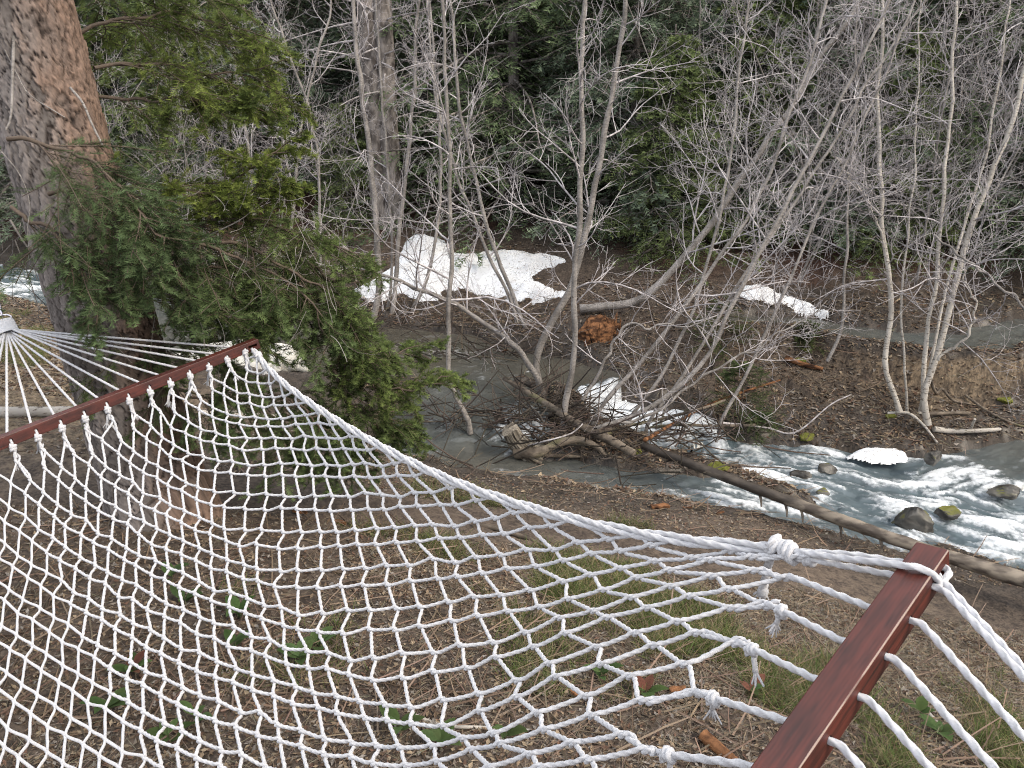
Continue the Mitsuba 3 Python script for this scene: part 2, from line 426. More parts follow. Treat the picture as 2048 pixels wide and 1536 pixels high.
# water: a fine sheet kept where it stands above the bed
wx, wy = np.meshgrid(np.arange(-8.5, 4.7, 0.016), np.arange(3.2, 9.6, 0.016))
fx, fy = wx.ravel(), wy.ravel()
kk, lv, ww, wh, al, ac = stream_at(fx, fy)
keep = kk < 1.5
shp = wx.shape
lv = lv.copy()
bend = 0.05 * (meshkit.fbm(np.stack([fx * 2.5, fy * 2.5, 0 * fx], 1), 3, 61) - 0.5)
q = np.stack([al / 0.27, (ac + 2 * bend) / 0.085, 0 * al], 1)
st = meshkit.fbm(q[keep], 4, 21); st2 = meshkit.fbm(np.stack([al[keep] / 0.13, (ac + 2 * bend)[keep] / 0.034, 0 * al[keep]], 1), 3, 31)
lump = meshkit.fbm(np.stack([fx[keep] * 4.2, fy[keep] * 4.2, 0 * fx[keep]], 1), 3, 41)
whk = wh[keep]
fall = np.clip((whk - 0.86) / 0.1, 0, 1)
z = lv[keep] + (0.014 + 0.085 * whk * (1 - .6 * fall)) * (st - 0.5) + (0.007 + 0.026 * whk) * (st2 - 0.5) + 0.11 * whk * (1 - .7 * fall) * (lump - 0.5) + .008 * (meshkit.fbm(np.stack([fx[keep] * 22, fy[keep] * 34, 0 * st], 1), 2, 91) - .5)
foam = np.clip((0.55 * st + 0.45 * st2 + 0.55 * (lump - 0.5) + 0.55 * (whk - 0.5) - 0.42) / 0.36, 0, 1) ** 1.2 * np.clip(whk * 3, 0, 1) * 0.85
foam = np.maximum(foam, fall * np.clip((0.35 * st + 0.65 * st2 - 0.32) / 0.30, 0.08, 1))
fleck = meshkit.noise(np.stack([fx[keep] * 55, fy[keep] * 55, 0 * st], 1), 77)
foam = np.maximum(foam, np.clip((fleck - 0.95) / 0.04, 0, 1) * 0.6)
uvw = np.stack([foam, np.clip(whk * 1.6 - 0.05, 0, 1)], 1)
zz = np.full(fx.size, -9.0); zz[keep] = z
cc = np.zeros((fx.size, 2)); cc[keep] = uvw
gz = np.full(fx.size, 9.0); gz[keep] = ground_z(fx[keep], fy[keep])
show = (keep & (zz > gz - 0.03)).reshape(shp)
cell = show[:-1, :-1] & show[1:, :-1] & show[:-1, 1:] & show[1:, 1:]
i, j = np.nonzero(cell)
nx = shp[1]
quads = np.stack([i * nx + j, i * nx + j + 1, (i + 1) * nx + j + 1, (i + 1) * nx + j], 1)
ids, inv = np.unique(quads, return_inverse=True)
setting('stream', (np.stack([fx[ids], fy[ids], zz[ids]], 1), inv.reshape(quads.shape)), 'stream_water', 'murky pool spilling into white rushing mountain stream', smooth=True, uv=cc[ids])


# ------------------------------------------------------------------ snow
def snow_patch(name, label, outline, thick, seed, step=0.03, level=None):
    from shapely import Polygon, contains_xy, distance, points
    pts = np.array([(hit(px, py) if level is None else on_level(px, py, level))[:2] for px, py in outline])
    poly = Polygon(spline(np.vstack([pts, pts[:1]]), 160)).buffer(0)
    x0, y0, x1, y1 = poly.bounds
    gx, gy = np.meshgrid(np.arange(x0 - .1, x1 + .1, step), np.arange(y0 - .1, y1 + .1, step))
    s = gx.shape; gx, gy = gx.ravel(), gy.ravel()
    d = distance(poly.boundary, points(gx, gy)) * np.where(contains_xy(poly, gx, gy), 1, -1)
    q = np.stack([gx, gy, 0 * gx], 1)
    d = d + 0.16 * (meshkit.fbm(q * 6, 4, seed) - 0.5)
    t = np.clip(d / (thick * 3.0), -0.3, 1)
    h = np.where(t > 0, thick * (1 - (1 - np.clip(t, 0, 1)) ** 1.5), thick * t * 2)
    h = h + (0.035 * (meshkit.fbm(q * 4, 4, seed + 1) - 0.5) + 0.03 * (meshkit.fbm(q * 18, 2, seed + 2) - 0.5)) * np.clip(t * 2, 0, 1)
    zz = (ground_z(gx, gy, False) if level is None else level) + h
    ok = (t > -0.25).reshape(s)
    c = ok[:-1, :-1] & ok[1:, :-1] & ok[:-1, 1:] & ok[1:, 1:]
    i, j = np.nonzero(c)
    quads = np.stack([i * s[1] + j, i * s[1] + j + 1, (i + 1) * s[1] + j + 1, (i + 1) * s[1] + j], 1)
    ids, inv = np.unique(quads, return_inverse=True)
    single(name, label, 'snow', (np.stack([gx[ids], gy[ids], zz[ids]], 1), inv.reshape(quads.shape)), 'snow', smooth=True)


snow_patch('snow_patch', 'large melting snow patch on the far bank behind the bare alders', [(712, 585), (740, 560), (785, 535), (812, 485), (850, 472), (892, 482), (910, 503), (980, 506), (1060, 506), (1132, 516), (1120, 530), (1072, 545), (1060, 560), (1112, 580), (1132, 592), (1085, 608), (1030, 604), (965, 592), (925, 580), (900, 586), (880, 602), (850, 606), (800, 590), (765, 603), (735, 603)], 0.10, 3)
snow_patch('snow_patch', 'narrow strip of snow on the right slope under the thicket', [(1478, 588), (1500, 575), (1535, 582), (1580, 595), (1630, 612), (1654, 636), (1600, 630), (1540, 615), (1500, 604)], 0.07, 8, 0.02)
snow_patch('snow_patch', 'small white snow slab at the edge of the rapids below the island', [(1712, 910), (1745, 900), (1790, 898), (1796, 908), (1750, 917)], 0.05, 12, 0.012, -.77)


# ------------------------------------------------------------------ bare alders
def curves(base, d, L, K, rng, wig=0.22, up=0.25):
    n = len(base)
    d = unit(d); P = [np.asarray(base, float)]
    drift = rng.normal(size=(n, 3)) * wig
    for k in range(K - 1):
        drift = 0.6 * drift + rng.normal(size=(n, 3)) * wig * 0.6
        d = unit(d + drift * 0.55 + np.array([0, 0, up]) / (K - 1))
        P.append(P[-1] + d * (np.asarray(L)[:, None] / (K - 1)))
    return np.stack(P, 1)


def children(P, R, per, rng, lo=0.15, hi=0.98, ang=(35, 62), even=True):
    """Where branches leave their parents: (base, direction, parent radius there, t, parent index)."""
    n, K, _ = P.shape
    t = (lo + (hi - lo) * ((np.arange(per)[None] + rng.uniform(0.1, 0.9, (n, per))) / per)).ravel()
    par = np.repeat(np.arange(n), per)
    f = t * (K - 1); i = np.minimum(f.astype(int), K - 2); w = (f - i)[:, None]
    b = P[par, i] * (1 - w) + P[par, i + 1] * w
    r = R[par, i] * (1 - w[:, 0]) + R[par, i + 1] * w[:, 0]
    tan = unit(P[par, i + 1] - P[par, i])
    s = unit(np.cross(tan, rng.normal(size=(len(par), 3))))
    a = np.radians(rng.uniform(*ang, len(par)))[:, None]
    return b, np.cos(a) * tan + np.sin(a) * s, r, t, par


def twiggery(P, R, rng, n1=16, n2=7, n3=4, L1=(0.35, 1.1), lo=0.2, up=0.25, rmin=0.0015):
    """Branches, twigs and twiglets of the stems P: (first-order curves, radii), mesh of all finer ones."""
    b, d, r, t, par = children(P, R, n1, rng, lo, 0.99, (45, 80))
    L = rng.uniform(*L1, len(b)) * (1.1 - 0.6 * t)
    r1 = np.clip(np.minimum(r * 0.5, 0.0025 + 0.006 * L), rmin * 1.3, 0.012)
    P1 = curves(b, d, L, 8, rng, 0.38, up + .15)
    R1 = r1[:, None] * np.linspace(1, 0.3, 8) + rmin * 0.25
    b, d, r, t, _ = children(P1, R1, n2, rng, 0.15, 1.0, (35, 70))
    L2 = np.repeat(L, n2) * rng.uniform(0.22, 0.6, len(b)) * (1.15 - 0.6 * t)
    P2 = curves(b, d, L2, 5, rng, 0.30, 0.3)
    R2 = np.clip(r * 0.65, rmin * 0.9, 0.005)[:, None] * np.linspace(1, 0.5, 5)
    fine = [tubes(P2, R2, 3)]
    if n3:
        b, d, r, t, _ = children(P2, R2, n3, rng, 0.25, 1.0, (28, 55))
        L3 = np.repeat(L2, n3) * rng.uniform(0.25, 0.6, len(b))
        P3 = curves(b, d, L3, 4, rng, 0.2, 0.15)
        fine.append(tubes(P3, np.clip(r * 0.75, rmin * 0.8, 0.003)[:, None] * np.linspace(1, 0.6, 4), 3))
    return P1, R1, join(*fine)


def stem_pts(rows, d0, d1, n=40):
    """Pixel course of a stem, its depth running from d0 at the foot to d1 at the top."""
    p = np.array(rows, float)
    arc = np.concatenate([[0], np.cumsum(np.hypot(*np.diff(p, axis=0).T))]); arc /= arc[-1]
    return spline(np.array([at(px, py, d0 + (d1 - d0) * a) for (px, py), a in zip(p, arc)]), n)


def alder(label, stems, seed, mat='alder_bark', n1=15, n2=7, n3=4, L1=(0.3, 1.0), extend=1.2, name='alder', sink=0.10):
    """stems: (pixel course, depth at foot, depth at top, foot diameter in pixels, top diameter in pixels)."""
    t = thing(name, label, 'bare tree', None)
    rng = np.random.default_rng(seed)
    Ps, Rs = [], []
    for rows, d0, d1, w0, w1 in stems:
        P = stem_pts(rows, d0, d1)
        if rows[-1][1] < 40 and extend:                          # goes on above the frame
            dirn = unit(P[-1] - P[-6]); dirn = unit(dirn + [0, 0, 0.3])
            P = np.vstack([P, P[-1] + dirn * np.linspace(0.1, extend, 10)[:, None]])
        foot = P[0] - unit(P[3] - P[0]) * 0.0 - np.array([0, 0, sink])
        P = spline(np.vstack([foot, P]), 44)
        P[2:-2] += 0.018 * np.random.default_rng(seed + len(Ps)).normal(size=(40, 3)) * np.linspace(0.3, 1, 40)[:, None]
        P[1:-1] = 0.25 * P[:-2] + 0.5 * P[1:-1] + 0.25 * P[2:]
        r0, r1 = 0.54 * w0 / FOCAL * d0 / 2, 0.46 * w1 / FOCAL * d1 / 2
        R = np.linspace(r0, r1, 44) * (1 + 0.06 * rng.normal(size=44)); R[0] *= 1.25
        if rows[-1][1] < 40 and extend: R[-10:] *= np.linspace(1, 0.45, 10)
        else: R[-4:] *= np.linspace(0.9, 0.5, 4)
        part(t, 'stem', tubes(P, R, 9, True), mat, smooth=True)
        Ps.append(P); Rs.append(R)
    P, R = np.stack(Ps), np.stack(Rs)
    P1, R1, fine = twiggery(P, R, rng, n1, n2, n3, L1)
    for a, b in zip(P1, R1):
        part(t, 'branch', tubes(a, b, 4), 'twig_bark', smooth=True)
    part(t, 'twigs', fine, 'twig_bark', kind='stuff', smooth=True)
    return t


C = 5.35
alder('slim upright bare alder with a bent foot, standing left of the small waterfall', [([(940, 838), (915, 805), (897, 745), (898, 660), (903, 560), (900, 440), (897, 300), (890, 150), (880, 0)], 5.15, 4.7, 19, 11)], 11, n1=20)
alder('straight bare alder rising from the log pile beside the small waterfall', [([(1128, 850), (1130, 800), (1146, 740), (1150, 650), (1149, 560), (1156, 450), (1161, 330), (1165, 180), (1168, 0)], 5.15, 4.6, 24, 15)], 12, n1=24, L1=(.4, 1.2))
alder('forked bare alder with one long limb leaning left over the pool', [([(1085, 785), (1068, 745), (1030, 695), (960, 640), (880, 595), (800, 562), (742, 540), (690, 495), (640, 450), (570, 420)], 5.6, 4.9, 24, 7), ([(1085, 785), (1072, 725), (1098, 655), (1138, 590), (1163, 500), (1183, 400), (1212, 270), (1233, 130), (1250, 0)], 5.6, 5.2, 28, 15)], 13, n1=18)
alder('pair of slim grey alder stems leaning left above the mud bank', [([(1062, 682), (1032, 605), (992, 505), (962, 410), (935, 290), (915, 170), (904, 40), (900, 0)], 6.7, 6.2, 16, 9), ([(1045, 690), (1025, 610), (985, 530), (950, 440), (905, 330), (870, 180), (850, 0)], 6.8, 6.6, 14, 7)], 14, n1=18)
alder('cluster of grey alder stems at the left end of the snow patch', [([(742, 668), (756, 590), (752, 450), (737, 300), (722, 180), (708, 60), (702, 0)], 7.0, 6.6, 24, 13), ([(780, 655), (792, 560), (800, 440), (820, 260), (830, 100), (836, 0)], 7.1, 6.8, 18, 9), ([(765, 660), (782, 590), (784, 520), (776, 350), (764, 200), (750, 0)], 7.2, 6.9, 12, 7), ([(806, 652), (836, 600), (858, 540), (872, 470), (882, 350), (872, 200), (862, 0)], 7.2, 7.0, 14, 7)], 15, n1=13)
alder('bent alder trunk lying low beside the orange rotten stump, then rising to the right', [([(1160, 618), (1225, 612), (1280, 600), (1325, 562), (1400, 475), (1470, 375), (1550, 255), (1640, 120), (1720, 0)], 6.6, 6.2, 30, 13)], 16, n1=26, sink=0.0, L1=(.4, 1.2))
alder('spreading bare alder with many stems fanning right above the cascades', [([(1170, 860), (1250, 838), (1330, 800), (1395, 735), (1450, 640), (1520, 500), (1590, 370), (1690, 180), (1780, 0)], 5.1, 4.7, 20, 9), ([(1180, 850), (1215, 800), (1262, 745), (1310, 690), (1385, 590), (1450, 500), (1520, 380), (1600, 180), (1660, 0)], 5.15, 5.0, 17, 9),
      ([(1290, 850), (1360, 760), (1420, 660), (1480, 560), (1540, 480), (1640, 330), (1740, 160), (1850, 0)], 5.3, 5.2, 14, 8), ([(1250, 850), (1330, 740), (1375, 640), (1420, 520), (1450, 380), (1470, 220), (1500, 0)], 5.4, 5.6, 14, 8),
      ([(1440, 840), (1500, 735), (1545, 640), (1585, 540), (1640, 420), (1700, 300), (1770, 150), (1830, 0)], 5.4, 5.4, 13, 8), ([(1200, 850), (1290, 835), (1400, 760), (1500, 700), (1590, 650), (1655, 600)], 5.0, 5.1, 14, 5)], 17, n1=17, L1=(.35, 1.15))
alder('crooked pale spotted alder in the middle of the right island', [([(1800, 815), (1777, 760), (1766, 700), (1783, 640), (1778, 560), (1766, 470), (1762, 390), (1756, 290), (1760, 150), (1770, 0)], 5.75, 5.5, 20, 9), ([(1768, 485), (1735, 400), (1690, 340), (1660, 300)], 5.6, 5.4, 9, 5)], 18, 'pale_bark', n1=14, sink=.03)
alder('leaning group of pale alder stems at the right of the island', [([(1857, 842), (1846, 795), (1870, 720), (1892, 640), (1912, 560), (1938, 470), (1972, 380), (2012, 280), (2050, 150), (2090, 0)], 5.75, 5.4, 24, 12), ([(1846, 815), (1850, 700), (1870, 560), (1884, 450), (1890, 320), (1905, 150), (1915, 0)], 5.8, 5.7, 17, 9), ([(1840, 820), (1880, 640), (1905, 520), (1945, 400), (1985, 240), (2020, 0)], 5.9, 5.9, 12, 7), ([(1878, 712), (1925, 682), (1952, 620), (1935, 575), (1915, 520)], 5.6, 5.3, 11, 5), ([(1815, 815), (1808, 700), (1802, 620), (1815, 480), (1830, 300), (1840, 0)], 5.9, 6.0, 9, 5)], 19, 'pale_bark', n1=14, sink=.03)
alder('thin dead alder stem bent at the foot between the strip of snow and the island', [([(1655, 718), (1682, 670), (1688, 600), (1690, 520), (1700, 380), (1710, 200), (1715, 0)], 6.1, 6.1, 12, 6)], 20, n1=18, sink=.02)
alder('dark slanting alder bough crossing the right edge of the picture', [([(1870, 470), (1960, 545), (2050, 612), (2140, 690)], 4.9, 4.6, 8, 12)], 22, n1=6, n2=5, n3=3, sink=0)
alder('lichen covered dead branch arching over the waterfall', [([(1165, 800), (1208, 730), (1244, 655), (1300, 650), (1370, 648), (1450, 640)], 5.1, 4.9, 13, 5)], 23, n1=6, n2=4, n3=2, L1=(.2, .6), sink=0)
alder('lone grey alder stem at the left, behind the fir boughs', [([(520, 560), (505, 400), (490, 250), (470, 100), (455, 0)], 6.6, 6.4, 12, 6), ([(560, 560), (590, 400), (600, 260), (640, 100), (660, 0)], 6.8, 6.6, 12, 6), ([(640, 560), (640, 420), (625, 250), (560, 60), (540, 0)], 7.0, 6.6, 12, 6)], 24, n1=17)


def shrub_group(seed, n, h, n1, n2, n3):
    """One thicket shrub about the origin: stems and twigs."""
    rng = np.random.default_rng(seed)
    a = rng.uniform(0, 2 * np.pi, n)
    tilt = rng.uniform(0.1, 0.55, n)
    d = np.stack([np.cos(a) * tilt, np.sin(a) * tilt, np.ones(n)], 1)
    b = np.stack([np.cos(a) * 0.12, np.sin(a) * 0.12, 0 * a - 0.1], 1)
    P = curves(b, d, rng.uniform(0.7, 1.1, n) * h, 12, rng, 0.20, 0.1)
    R = rng.uniform(0.006, 0.010, n)[:, None] * np.linspace(1, 0.3, 12)
    P1, R1, fine = twiggery(P, R, rng, n1, n2, n3, (0.4, 1.2), 0.12, rmin=0.0018)
    return tubes(P, R, 6), join(tubes(P1, R1, 4), fine)


for nm, seed in (('thicket_a', 51), ('thicket_b', 52), ('thicket_c', 53)):
    st_, tw_ = shrub_group(seed, 4, 3.2, 13, 7, 3)
    scene[nm] = {'type': 'shapegroup', 'stem': mikit.ply(st_, 'alder_bark', smooth=True), 'twigs': mikit.ply(tw_, 'twig_bark', smooth=True)}
SHRUBS = [(-4.8, 9.0), (-3.6, 8.8), (-2.6, 8.6), (-1.75, 9.2), (2.0, 8.0), (2.9, 7.6), (3.6, 7.9), (4.3, 7.5), (5.1, 7.7), (6.0, 7.9), (-4.2, 8.1), (-5.9, 9.4), (2.4, 7.2), (3.5, 7.1), (-3.0, 7.9), (4.9, 6.9), (1.3, 8.2)]
SHRUB_LABEL = ['leafless shrub behind the near fir boughs', 'leafless shrub just right of the near fir boughs', 'leafless shrub behind the left end of the snow patch', 'leafless shrub behind the highest hump of snow', 'twiggy shrub left above the strip of snow', 'twiggy shrub behind the strip of snow', 'twiggy shrub right of the strip of snow', 'grey shrub left of the crooked pale alder across the back stream', 'grey shrub behind the leaning pale alders', 'grey shrub at the right edge across the back stream',
               'low leafless shrub on the bank left of the snow, half behind the fir boughs', 'leafless shrub behind the scaly trunk', 'low twiggy shrub in front of the strip of snow', 'twiggy shrub at the lower right end of the strip of snow', 'leafless shrub standing at the left tip of the snow patch', 'thin grey shrub at the water of the back stream', 'twiggy shrub between the bent alder trunk and the strip of snow']
rng = np.random.default_rng(5)
for k, (x, y) in enumerate(SHRUBS):
    key = thing('thicket_shrub', SHRUB_LABEL[k], 'shrub', 'leafless shrubs of the far thicket')
    scene[key] = {'type': 'instance', 'shapegroup': {'type': 'ref', 'id': ('thicket_a', 'thicket_b', 'thicket_c')[k % 3]},
                  'to_world': T().translate([x, y, float(ground_z([x], [y])[0])]).rotate([0, 0, 1], float(rng.uniform(0, 360))).scale(float(rng.uniform(0.75, 1.2)))}


# ------------------------------------------------------------------ needles
def needles(base, d, L, up, per, ln, wd, rng, fan=(55, 80), col=(0.06, 0.09, 0.03), tip=(0.12, 0.16, 0.04), var=0.25):
    """Needle triangles along many twiglets: mesh and colours."""
    n = len(base)
    t = (np.arange(per) + 0.5) / per
    t = np.clip(t[None] + rng.uniform(-0.4, 0.4, (n, per)) / per, 0, 1)
    d = unit(d); side = unit(np.cross(d, up)); nor = np.cross(side, d)
    P = base[:, None] + d[:, None] * (L[:, None] * t)[..., None]
    sgn = np.where(np.arange(per) % 2, 1, -1)[None] * np.ones((n, 1))
    a = np.radians(rng.uniform(*fan, (n, per)))
    lift = rng.uniform(-0.2, 0.75, (n, per))
    dn = unit(np.cos(a)[..., None] * d[:, None] + np.sin(a)[..., None] * (sgn[..., None] * side[:, None] + lift[..., None] * nor[:, None]))
    ll = ln * rng.uniform(0.7, 1.15, (n, per)) * (1 - 0.35 * t ** 3)
    w = unit(np.cross(dn, nor[:, None] + 0.4 * rng.normal(size=(n, per, 3))))
    A, B, E = P - w * wd / 2, P + w * wd / 2, P + dn * ll[..., None]
    V = np.stack([A, B, E], 2).reshape(-1, 3)
    F = np.arange(len(V)).reshape(-1, 3)
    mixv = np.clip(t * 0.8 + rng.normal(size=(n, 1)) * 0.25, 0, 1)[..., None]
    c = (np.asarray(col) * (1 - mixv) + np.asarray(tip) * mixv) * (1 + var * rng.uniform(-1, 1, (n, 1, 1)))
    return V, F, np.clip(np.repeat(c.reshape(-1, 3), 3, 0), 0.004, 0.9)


def conifer(seed, H, rmax, base_h, nb, col, tip, droop=0.5, nl=14, nt=5):
    """A forest fir about the origin: trunk, branch wood, needles with colours."""
    rng = np.random.default_rng(seed)
    zt = np.linspace(-0.3, H, 24)
    P = np.stack([0.05 * np.sin(zt * 0.7 + seed), 0.05 * np.cos(zt * 0.5 + seed), zt], 1)
    R = np.clip((1 - zt / H), 0.03, 1.1) * H * 0.012 + 0.01
    trunk = tubes(P, R, 10)
    hb = np.sort(base_h + (H * 0.96 - base_h) * rng.uniform(0, 1, nb) ** 1.25)
    a = np.arange(nb) * 2.399 + rng.uniform(-0.5, 0.5, nb)
    L = rmax * (1 - (hb / H)) ** 0.75 * rng.uniform(0.6, 1.15, nb) + 0.15
    d = np.stack([np.cos(a), np.sin(a), rng.uniform(-0.15, 0.35, nb)], 1)
    b = np.stack([0.05 * np.sin(hb * 0.7 + seed), 0.05 * np.cos(hb * 0.5 + seed), hb], 1)
    P1 = curves(b, d, L, 9, rng, 0.08, -droop)
    R1 = (0.006 + 0.008 * L)[:, None] * np.linspace(1, 0.25, 9)
    t = np.linspace(0.16, 0.99, nl)[None] + rng.uniform(-.03, .03, (nb, nl)); t = np.clip(t, 0, 0.999)
    f = t * 8; i = np.minimum(f.astype(int), 7); w = (f - i)[..., None]
    row = np.arange(nb)[:, None]
    bb = P1[row, i] * (1 - w) + P1[row, i + 1] * w
    tan = unit(P1[row, i + 1] - P1[row, i])
    sgn = np.where(np.arange(nl) % 2, 1, -1)[None, :, None]
    side = unit(np.cross(tan, [0, 0, 1.0]))
    ang = np.radians(rng.uniform(38, 65, (nb, nl)))[..., None]
    dl = unit(np.cos(ang) * tan + np.sin(ang) * sgn * side + np.array([0, 0, -0.25]) + 0.12 * rng.normal(size=(nb, nl, 3)))
    Ll = (L[:, None] * 0.42 * (1.05 - t) ** 0.7 + 0.10) * rng.uniform(0.6, 1.2, (nb, nl))
    bb, dl, Ll = bb.reshape(-1, 3), dl.reshape(-1, 3), Ll.ravel()
    P2 = curves(bb, dl, Ll, 4, rng, 0.08, -0.35)
    wood = join(tubes(P1, R1, 4), tubes(P2, np.full((len(P2), 4), 0.0035) * np.linspace(1, .5, 4), 3))
    # twiglets off the laterals, and the laterals' own tips
    b3, d3, _, t3, par = children(P2, np.ones((len(P2), 4)), nt, rng, 0.1, 1.0, (25, 60))
    d3 = unit(d3 * [1, 1, 0.5] + [0, 0, -0.12])
    L3 = np.clip(Ll[par] * rng.uniform(0.3, 0.65, len(b3)), 0.05, 0.22)
    up = np.tile([0, 0, 1.0], (len(b3), 1)) + 0.3 * rng.normal(size=(len(b3), 3))
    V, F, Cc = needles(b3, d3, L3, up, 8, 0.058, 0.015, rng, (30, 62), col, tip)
    return trunk, wood, (V, F), Cc


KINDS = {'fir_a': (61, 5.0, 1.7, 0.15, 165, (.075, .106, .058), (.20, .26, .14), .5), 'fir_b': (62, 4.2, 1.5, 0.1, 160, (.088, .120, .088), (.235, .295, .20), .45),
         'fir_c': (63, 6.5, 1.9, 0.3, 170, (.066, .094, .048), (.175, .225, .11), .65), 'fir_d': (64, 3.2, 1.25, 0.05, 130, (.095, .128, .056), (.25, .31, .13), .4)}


def bark_small(p, n, uv):
    k = mikit.fbm(p.x * 22, p.y * 22, p.z * 9, 3)
    return mikit.mix((0.07, 0.06, 0.055), (0.24, 0.215, 0.20), mikit.smoothstep(0.3, 0.7, k))


scene['fir_bark'] = two({'type': 'principled', 'base_color': mikit.proc(bark_small), 'roughness': 0.85, 'specular': 0.2})
for nm, a in KINDS.items():
    trunk, wood, nd, nc = conifer(*a)
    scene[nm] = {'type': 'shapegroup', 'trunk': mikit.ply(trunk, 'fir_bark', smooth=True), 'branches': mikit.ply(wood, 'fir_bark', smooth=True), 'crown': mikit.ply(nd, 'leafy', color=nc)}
FIRS = [('fir_a', 0.05, 9.2, 1.05), ('fir_b', 1.25, 8.5, .9), ('fir_d', 1.45, 7.75, .62), ('fir_d', 2.35, 8.3, .8), ('fir_b', 3.05, 8.3, .9), ('fir_d', 3.5, 7.7, .62), ('fir_a', 4.2, 8.2, .85), ('fir_b', 4.9, 7.7, .8), ('fir_d', 5.6, 8.0, .9), ('fir_a', 6.6, 8.3, .9), ('fir_b', 7.6, 8.6, 1.0),
        ('fir_d', -1.75, 9.0, .42), ('fir_b', -2.9, 10.2, 1.0), ('fir_d', -3.7, 9.7, .9), ('fir_a', -4.6, 10.6, 1.0), ('fir_b', -5.6, 10.2, 1.0), ('fir_d', -6.5, 10.8, 1.0), ('fir_b', -7.6, 11.4, 1.0), ('fir_c', -0.6, 10.4, 1.0), ('fir_b', -1.5, 11.4, 1.05),
        ('fir_a', .9, 10.6, 1.05), ('fir_b', 2.0, 10.2, 1.1), ('fir_a', 3.0, 10.8, 1.05), ('fir_c', 4.0, 10.2, 1.0), ('fir_b', 5.2, 10.6, 1.1), ('fir_a', 6.4, 10.8, 1.05), ('fir_c', 7.6, 11.0, 1.05), ('fir_d', 9.0, 11.4, 1.2), ('fir_a', -3.2, 12.2, 1.1), ('fir_b', -5.2, 12.6, 1.1), ('fir_a', -7.4, 13.6, 1.1), ('fir_b', 0, 12.6, 1.15), ('fir_a', 1.8, 13.0, 1.15), ('fir_b', 3.8, 13.2, 1.15), ('fir_a', 5.8, 13.4, 1.15), ('fir_b', 8.2, 13.8, 1.15), ('fir_b', -2, 14.2, 1.2), ('fir_a', -4.2, 15.2, 1.2), ('fir_b', -7, 16.4, 1.2), ('fir_a', -10, 16, 1.2), ('fir_b', 1, 16, 1.25), ('fir_a', 4, 16.6, 1.25), ('fir_b', 7.4, 17, 1.25), ('fir_a', 11, 15.6, 1.25), ('fir_b', -1.5, 19, 1.3), ('fir_a', 3, 21, 1.3), ('fir_b', -6.5, 21, 1.3), ('fir_a', 9.5, 21, 1.3)]
FIR_LABEL = ['dark drooping fir straight behind the right end of the large snow patch', 'grey green fir behind the forked alder, right of the dark drooping fir', 'young fresh green fir between the bent alder trunk and the strip of snow', 'light green fir above the strip of snow', 'bluish fir behind the middle of the fanning alder stems', 'small bright fir right of the strip of snow, behind the thicket', 'tall dull green fir left of the crooked pale alder', 'grey green fir behind the crooked pale alder', 'light green fir behind the leaning pale alders', 'dull green fir at the right edge of the forest', 'outermost bluish fir at the right edge of the forest',
             'bright fir behind the left end of the snow patch', 'grey green fir left of the tall conifer trunks', 'bright fir showing right of the near fir boughs', 'dull fir half hidden by the near fir boughs', 'grey green fir behind the big scaly trunk']
for k, (nm, x, y, s) in enumerate(FIRS):
    lab, grp = (FIR_LABEL[k], 'firs on the far slope') if k < len(FIR_LABEL) else ('dense green fir standing deeper in the slope forest behind the front firs', 'firs on the far slope')
    key = thing('fir_tree', lab, 'fir tree', grp)
    scene[key] = {'type': 'instance', 'shapegroup': {'type': 'ref', 'id': nm}, 'to_world': T().translate([x, y, float(ground_z([x], [y])[0]) - 0.05]).rotate([0, 0, 1], float(rng.uniform(0, 360))).scale(s)}
# the two tall bare trunks behind the alders
for k, (px0, px1, d, w, lab) in enumerate([(766, 735, 9.8, 40, 'tall grey conifer trunk behind the alders, left one of a close pair'), (788, 765, 10.3, 33, 'tall brownish conifer trunk behind the alders, right one of a close pair')]):
    foot = hit(px0, 452, 5, 18)
    b = (452 - 768) / FOCAL
    d0 = foot[1] / (CP - b * SP)
    top = at(px1, 0, foot[1] / (CP + 768 / FOCAL * SP))
    P = spline([foot - [0, 0, .2], foot + [0, 0, .3], top, top + (top - foot) * 1.2], 60)
    t = thing('tall_conifer', lab, 'tree trunk')
    R = np.linspace(1.15, 0.75, 60) * w / FOCAL * d0 / 2
    V, F = tubes(P, R, 24)
    nrm = (V.reshape(60, 24, 3) - P[:, None]); dis = meshkit.fbm(V * [14, 14, 5], 4, 7 + k).reshape(60, 24, 1)
    V = (P[:, None] + nrm * (0.9 + 0.25 * dis)).reshape(-1, 3)
    part(t, 'trunk', (V, F), 'fir_bark', smooth=True)
    rr = np.random.default_rng(70 + k)
    b_, d_, r_, t_, _ = children(P[None], R[None], 16, rr, .25, .6, (70, 95))
    Pb = curves(b_, d_, rr.uniform(.4, 1.0, 16), 6, rr, .15, -.3)
    for q_ in Pb: part(t, 'dead_branch', tubes(q_, np.linspace(.012, .004, 6), 4), 'twig_bark', smooth=True)


# ------------------------------------------------------------------ the near fir: bark trunk and boughs
def cells(u, v, per):
    """(F1, F2, random) of a jittered cell pattern, u periodic with period per."""
    f1, f2, idr = np.full(u.shape, 9.0), np.full(u.shape, 9.0), np.zeros(u.shape)
    h = lambda a, b, k: (np.sin(a * 127.1 + b * 311.7 + k * 74.7) * 43758.5453) % 1.0
    for a in (-1, 0, 1):
        for b in (-1, 0, 1):
            cx, cy = np.floor(u) + a, np.floor(v) + b
            wx_ = np.mod(cx, per)
            d = np.hypot(cx + h(wx_, cy, 1) - u, cy + h(wx_, cy, 2) - v)
            f2 = np.where(d < f1, f1, np.minimum(f2, d)); idr = np.where(d < f1, h(wx_, cy, 3), idr); f1 = np.minimum(f1, d)
    return f1, f2, idr


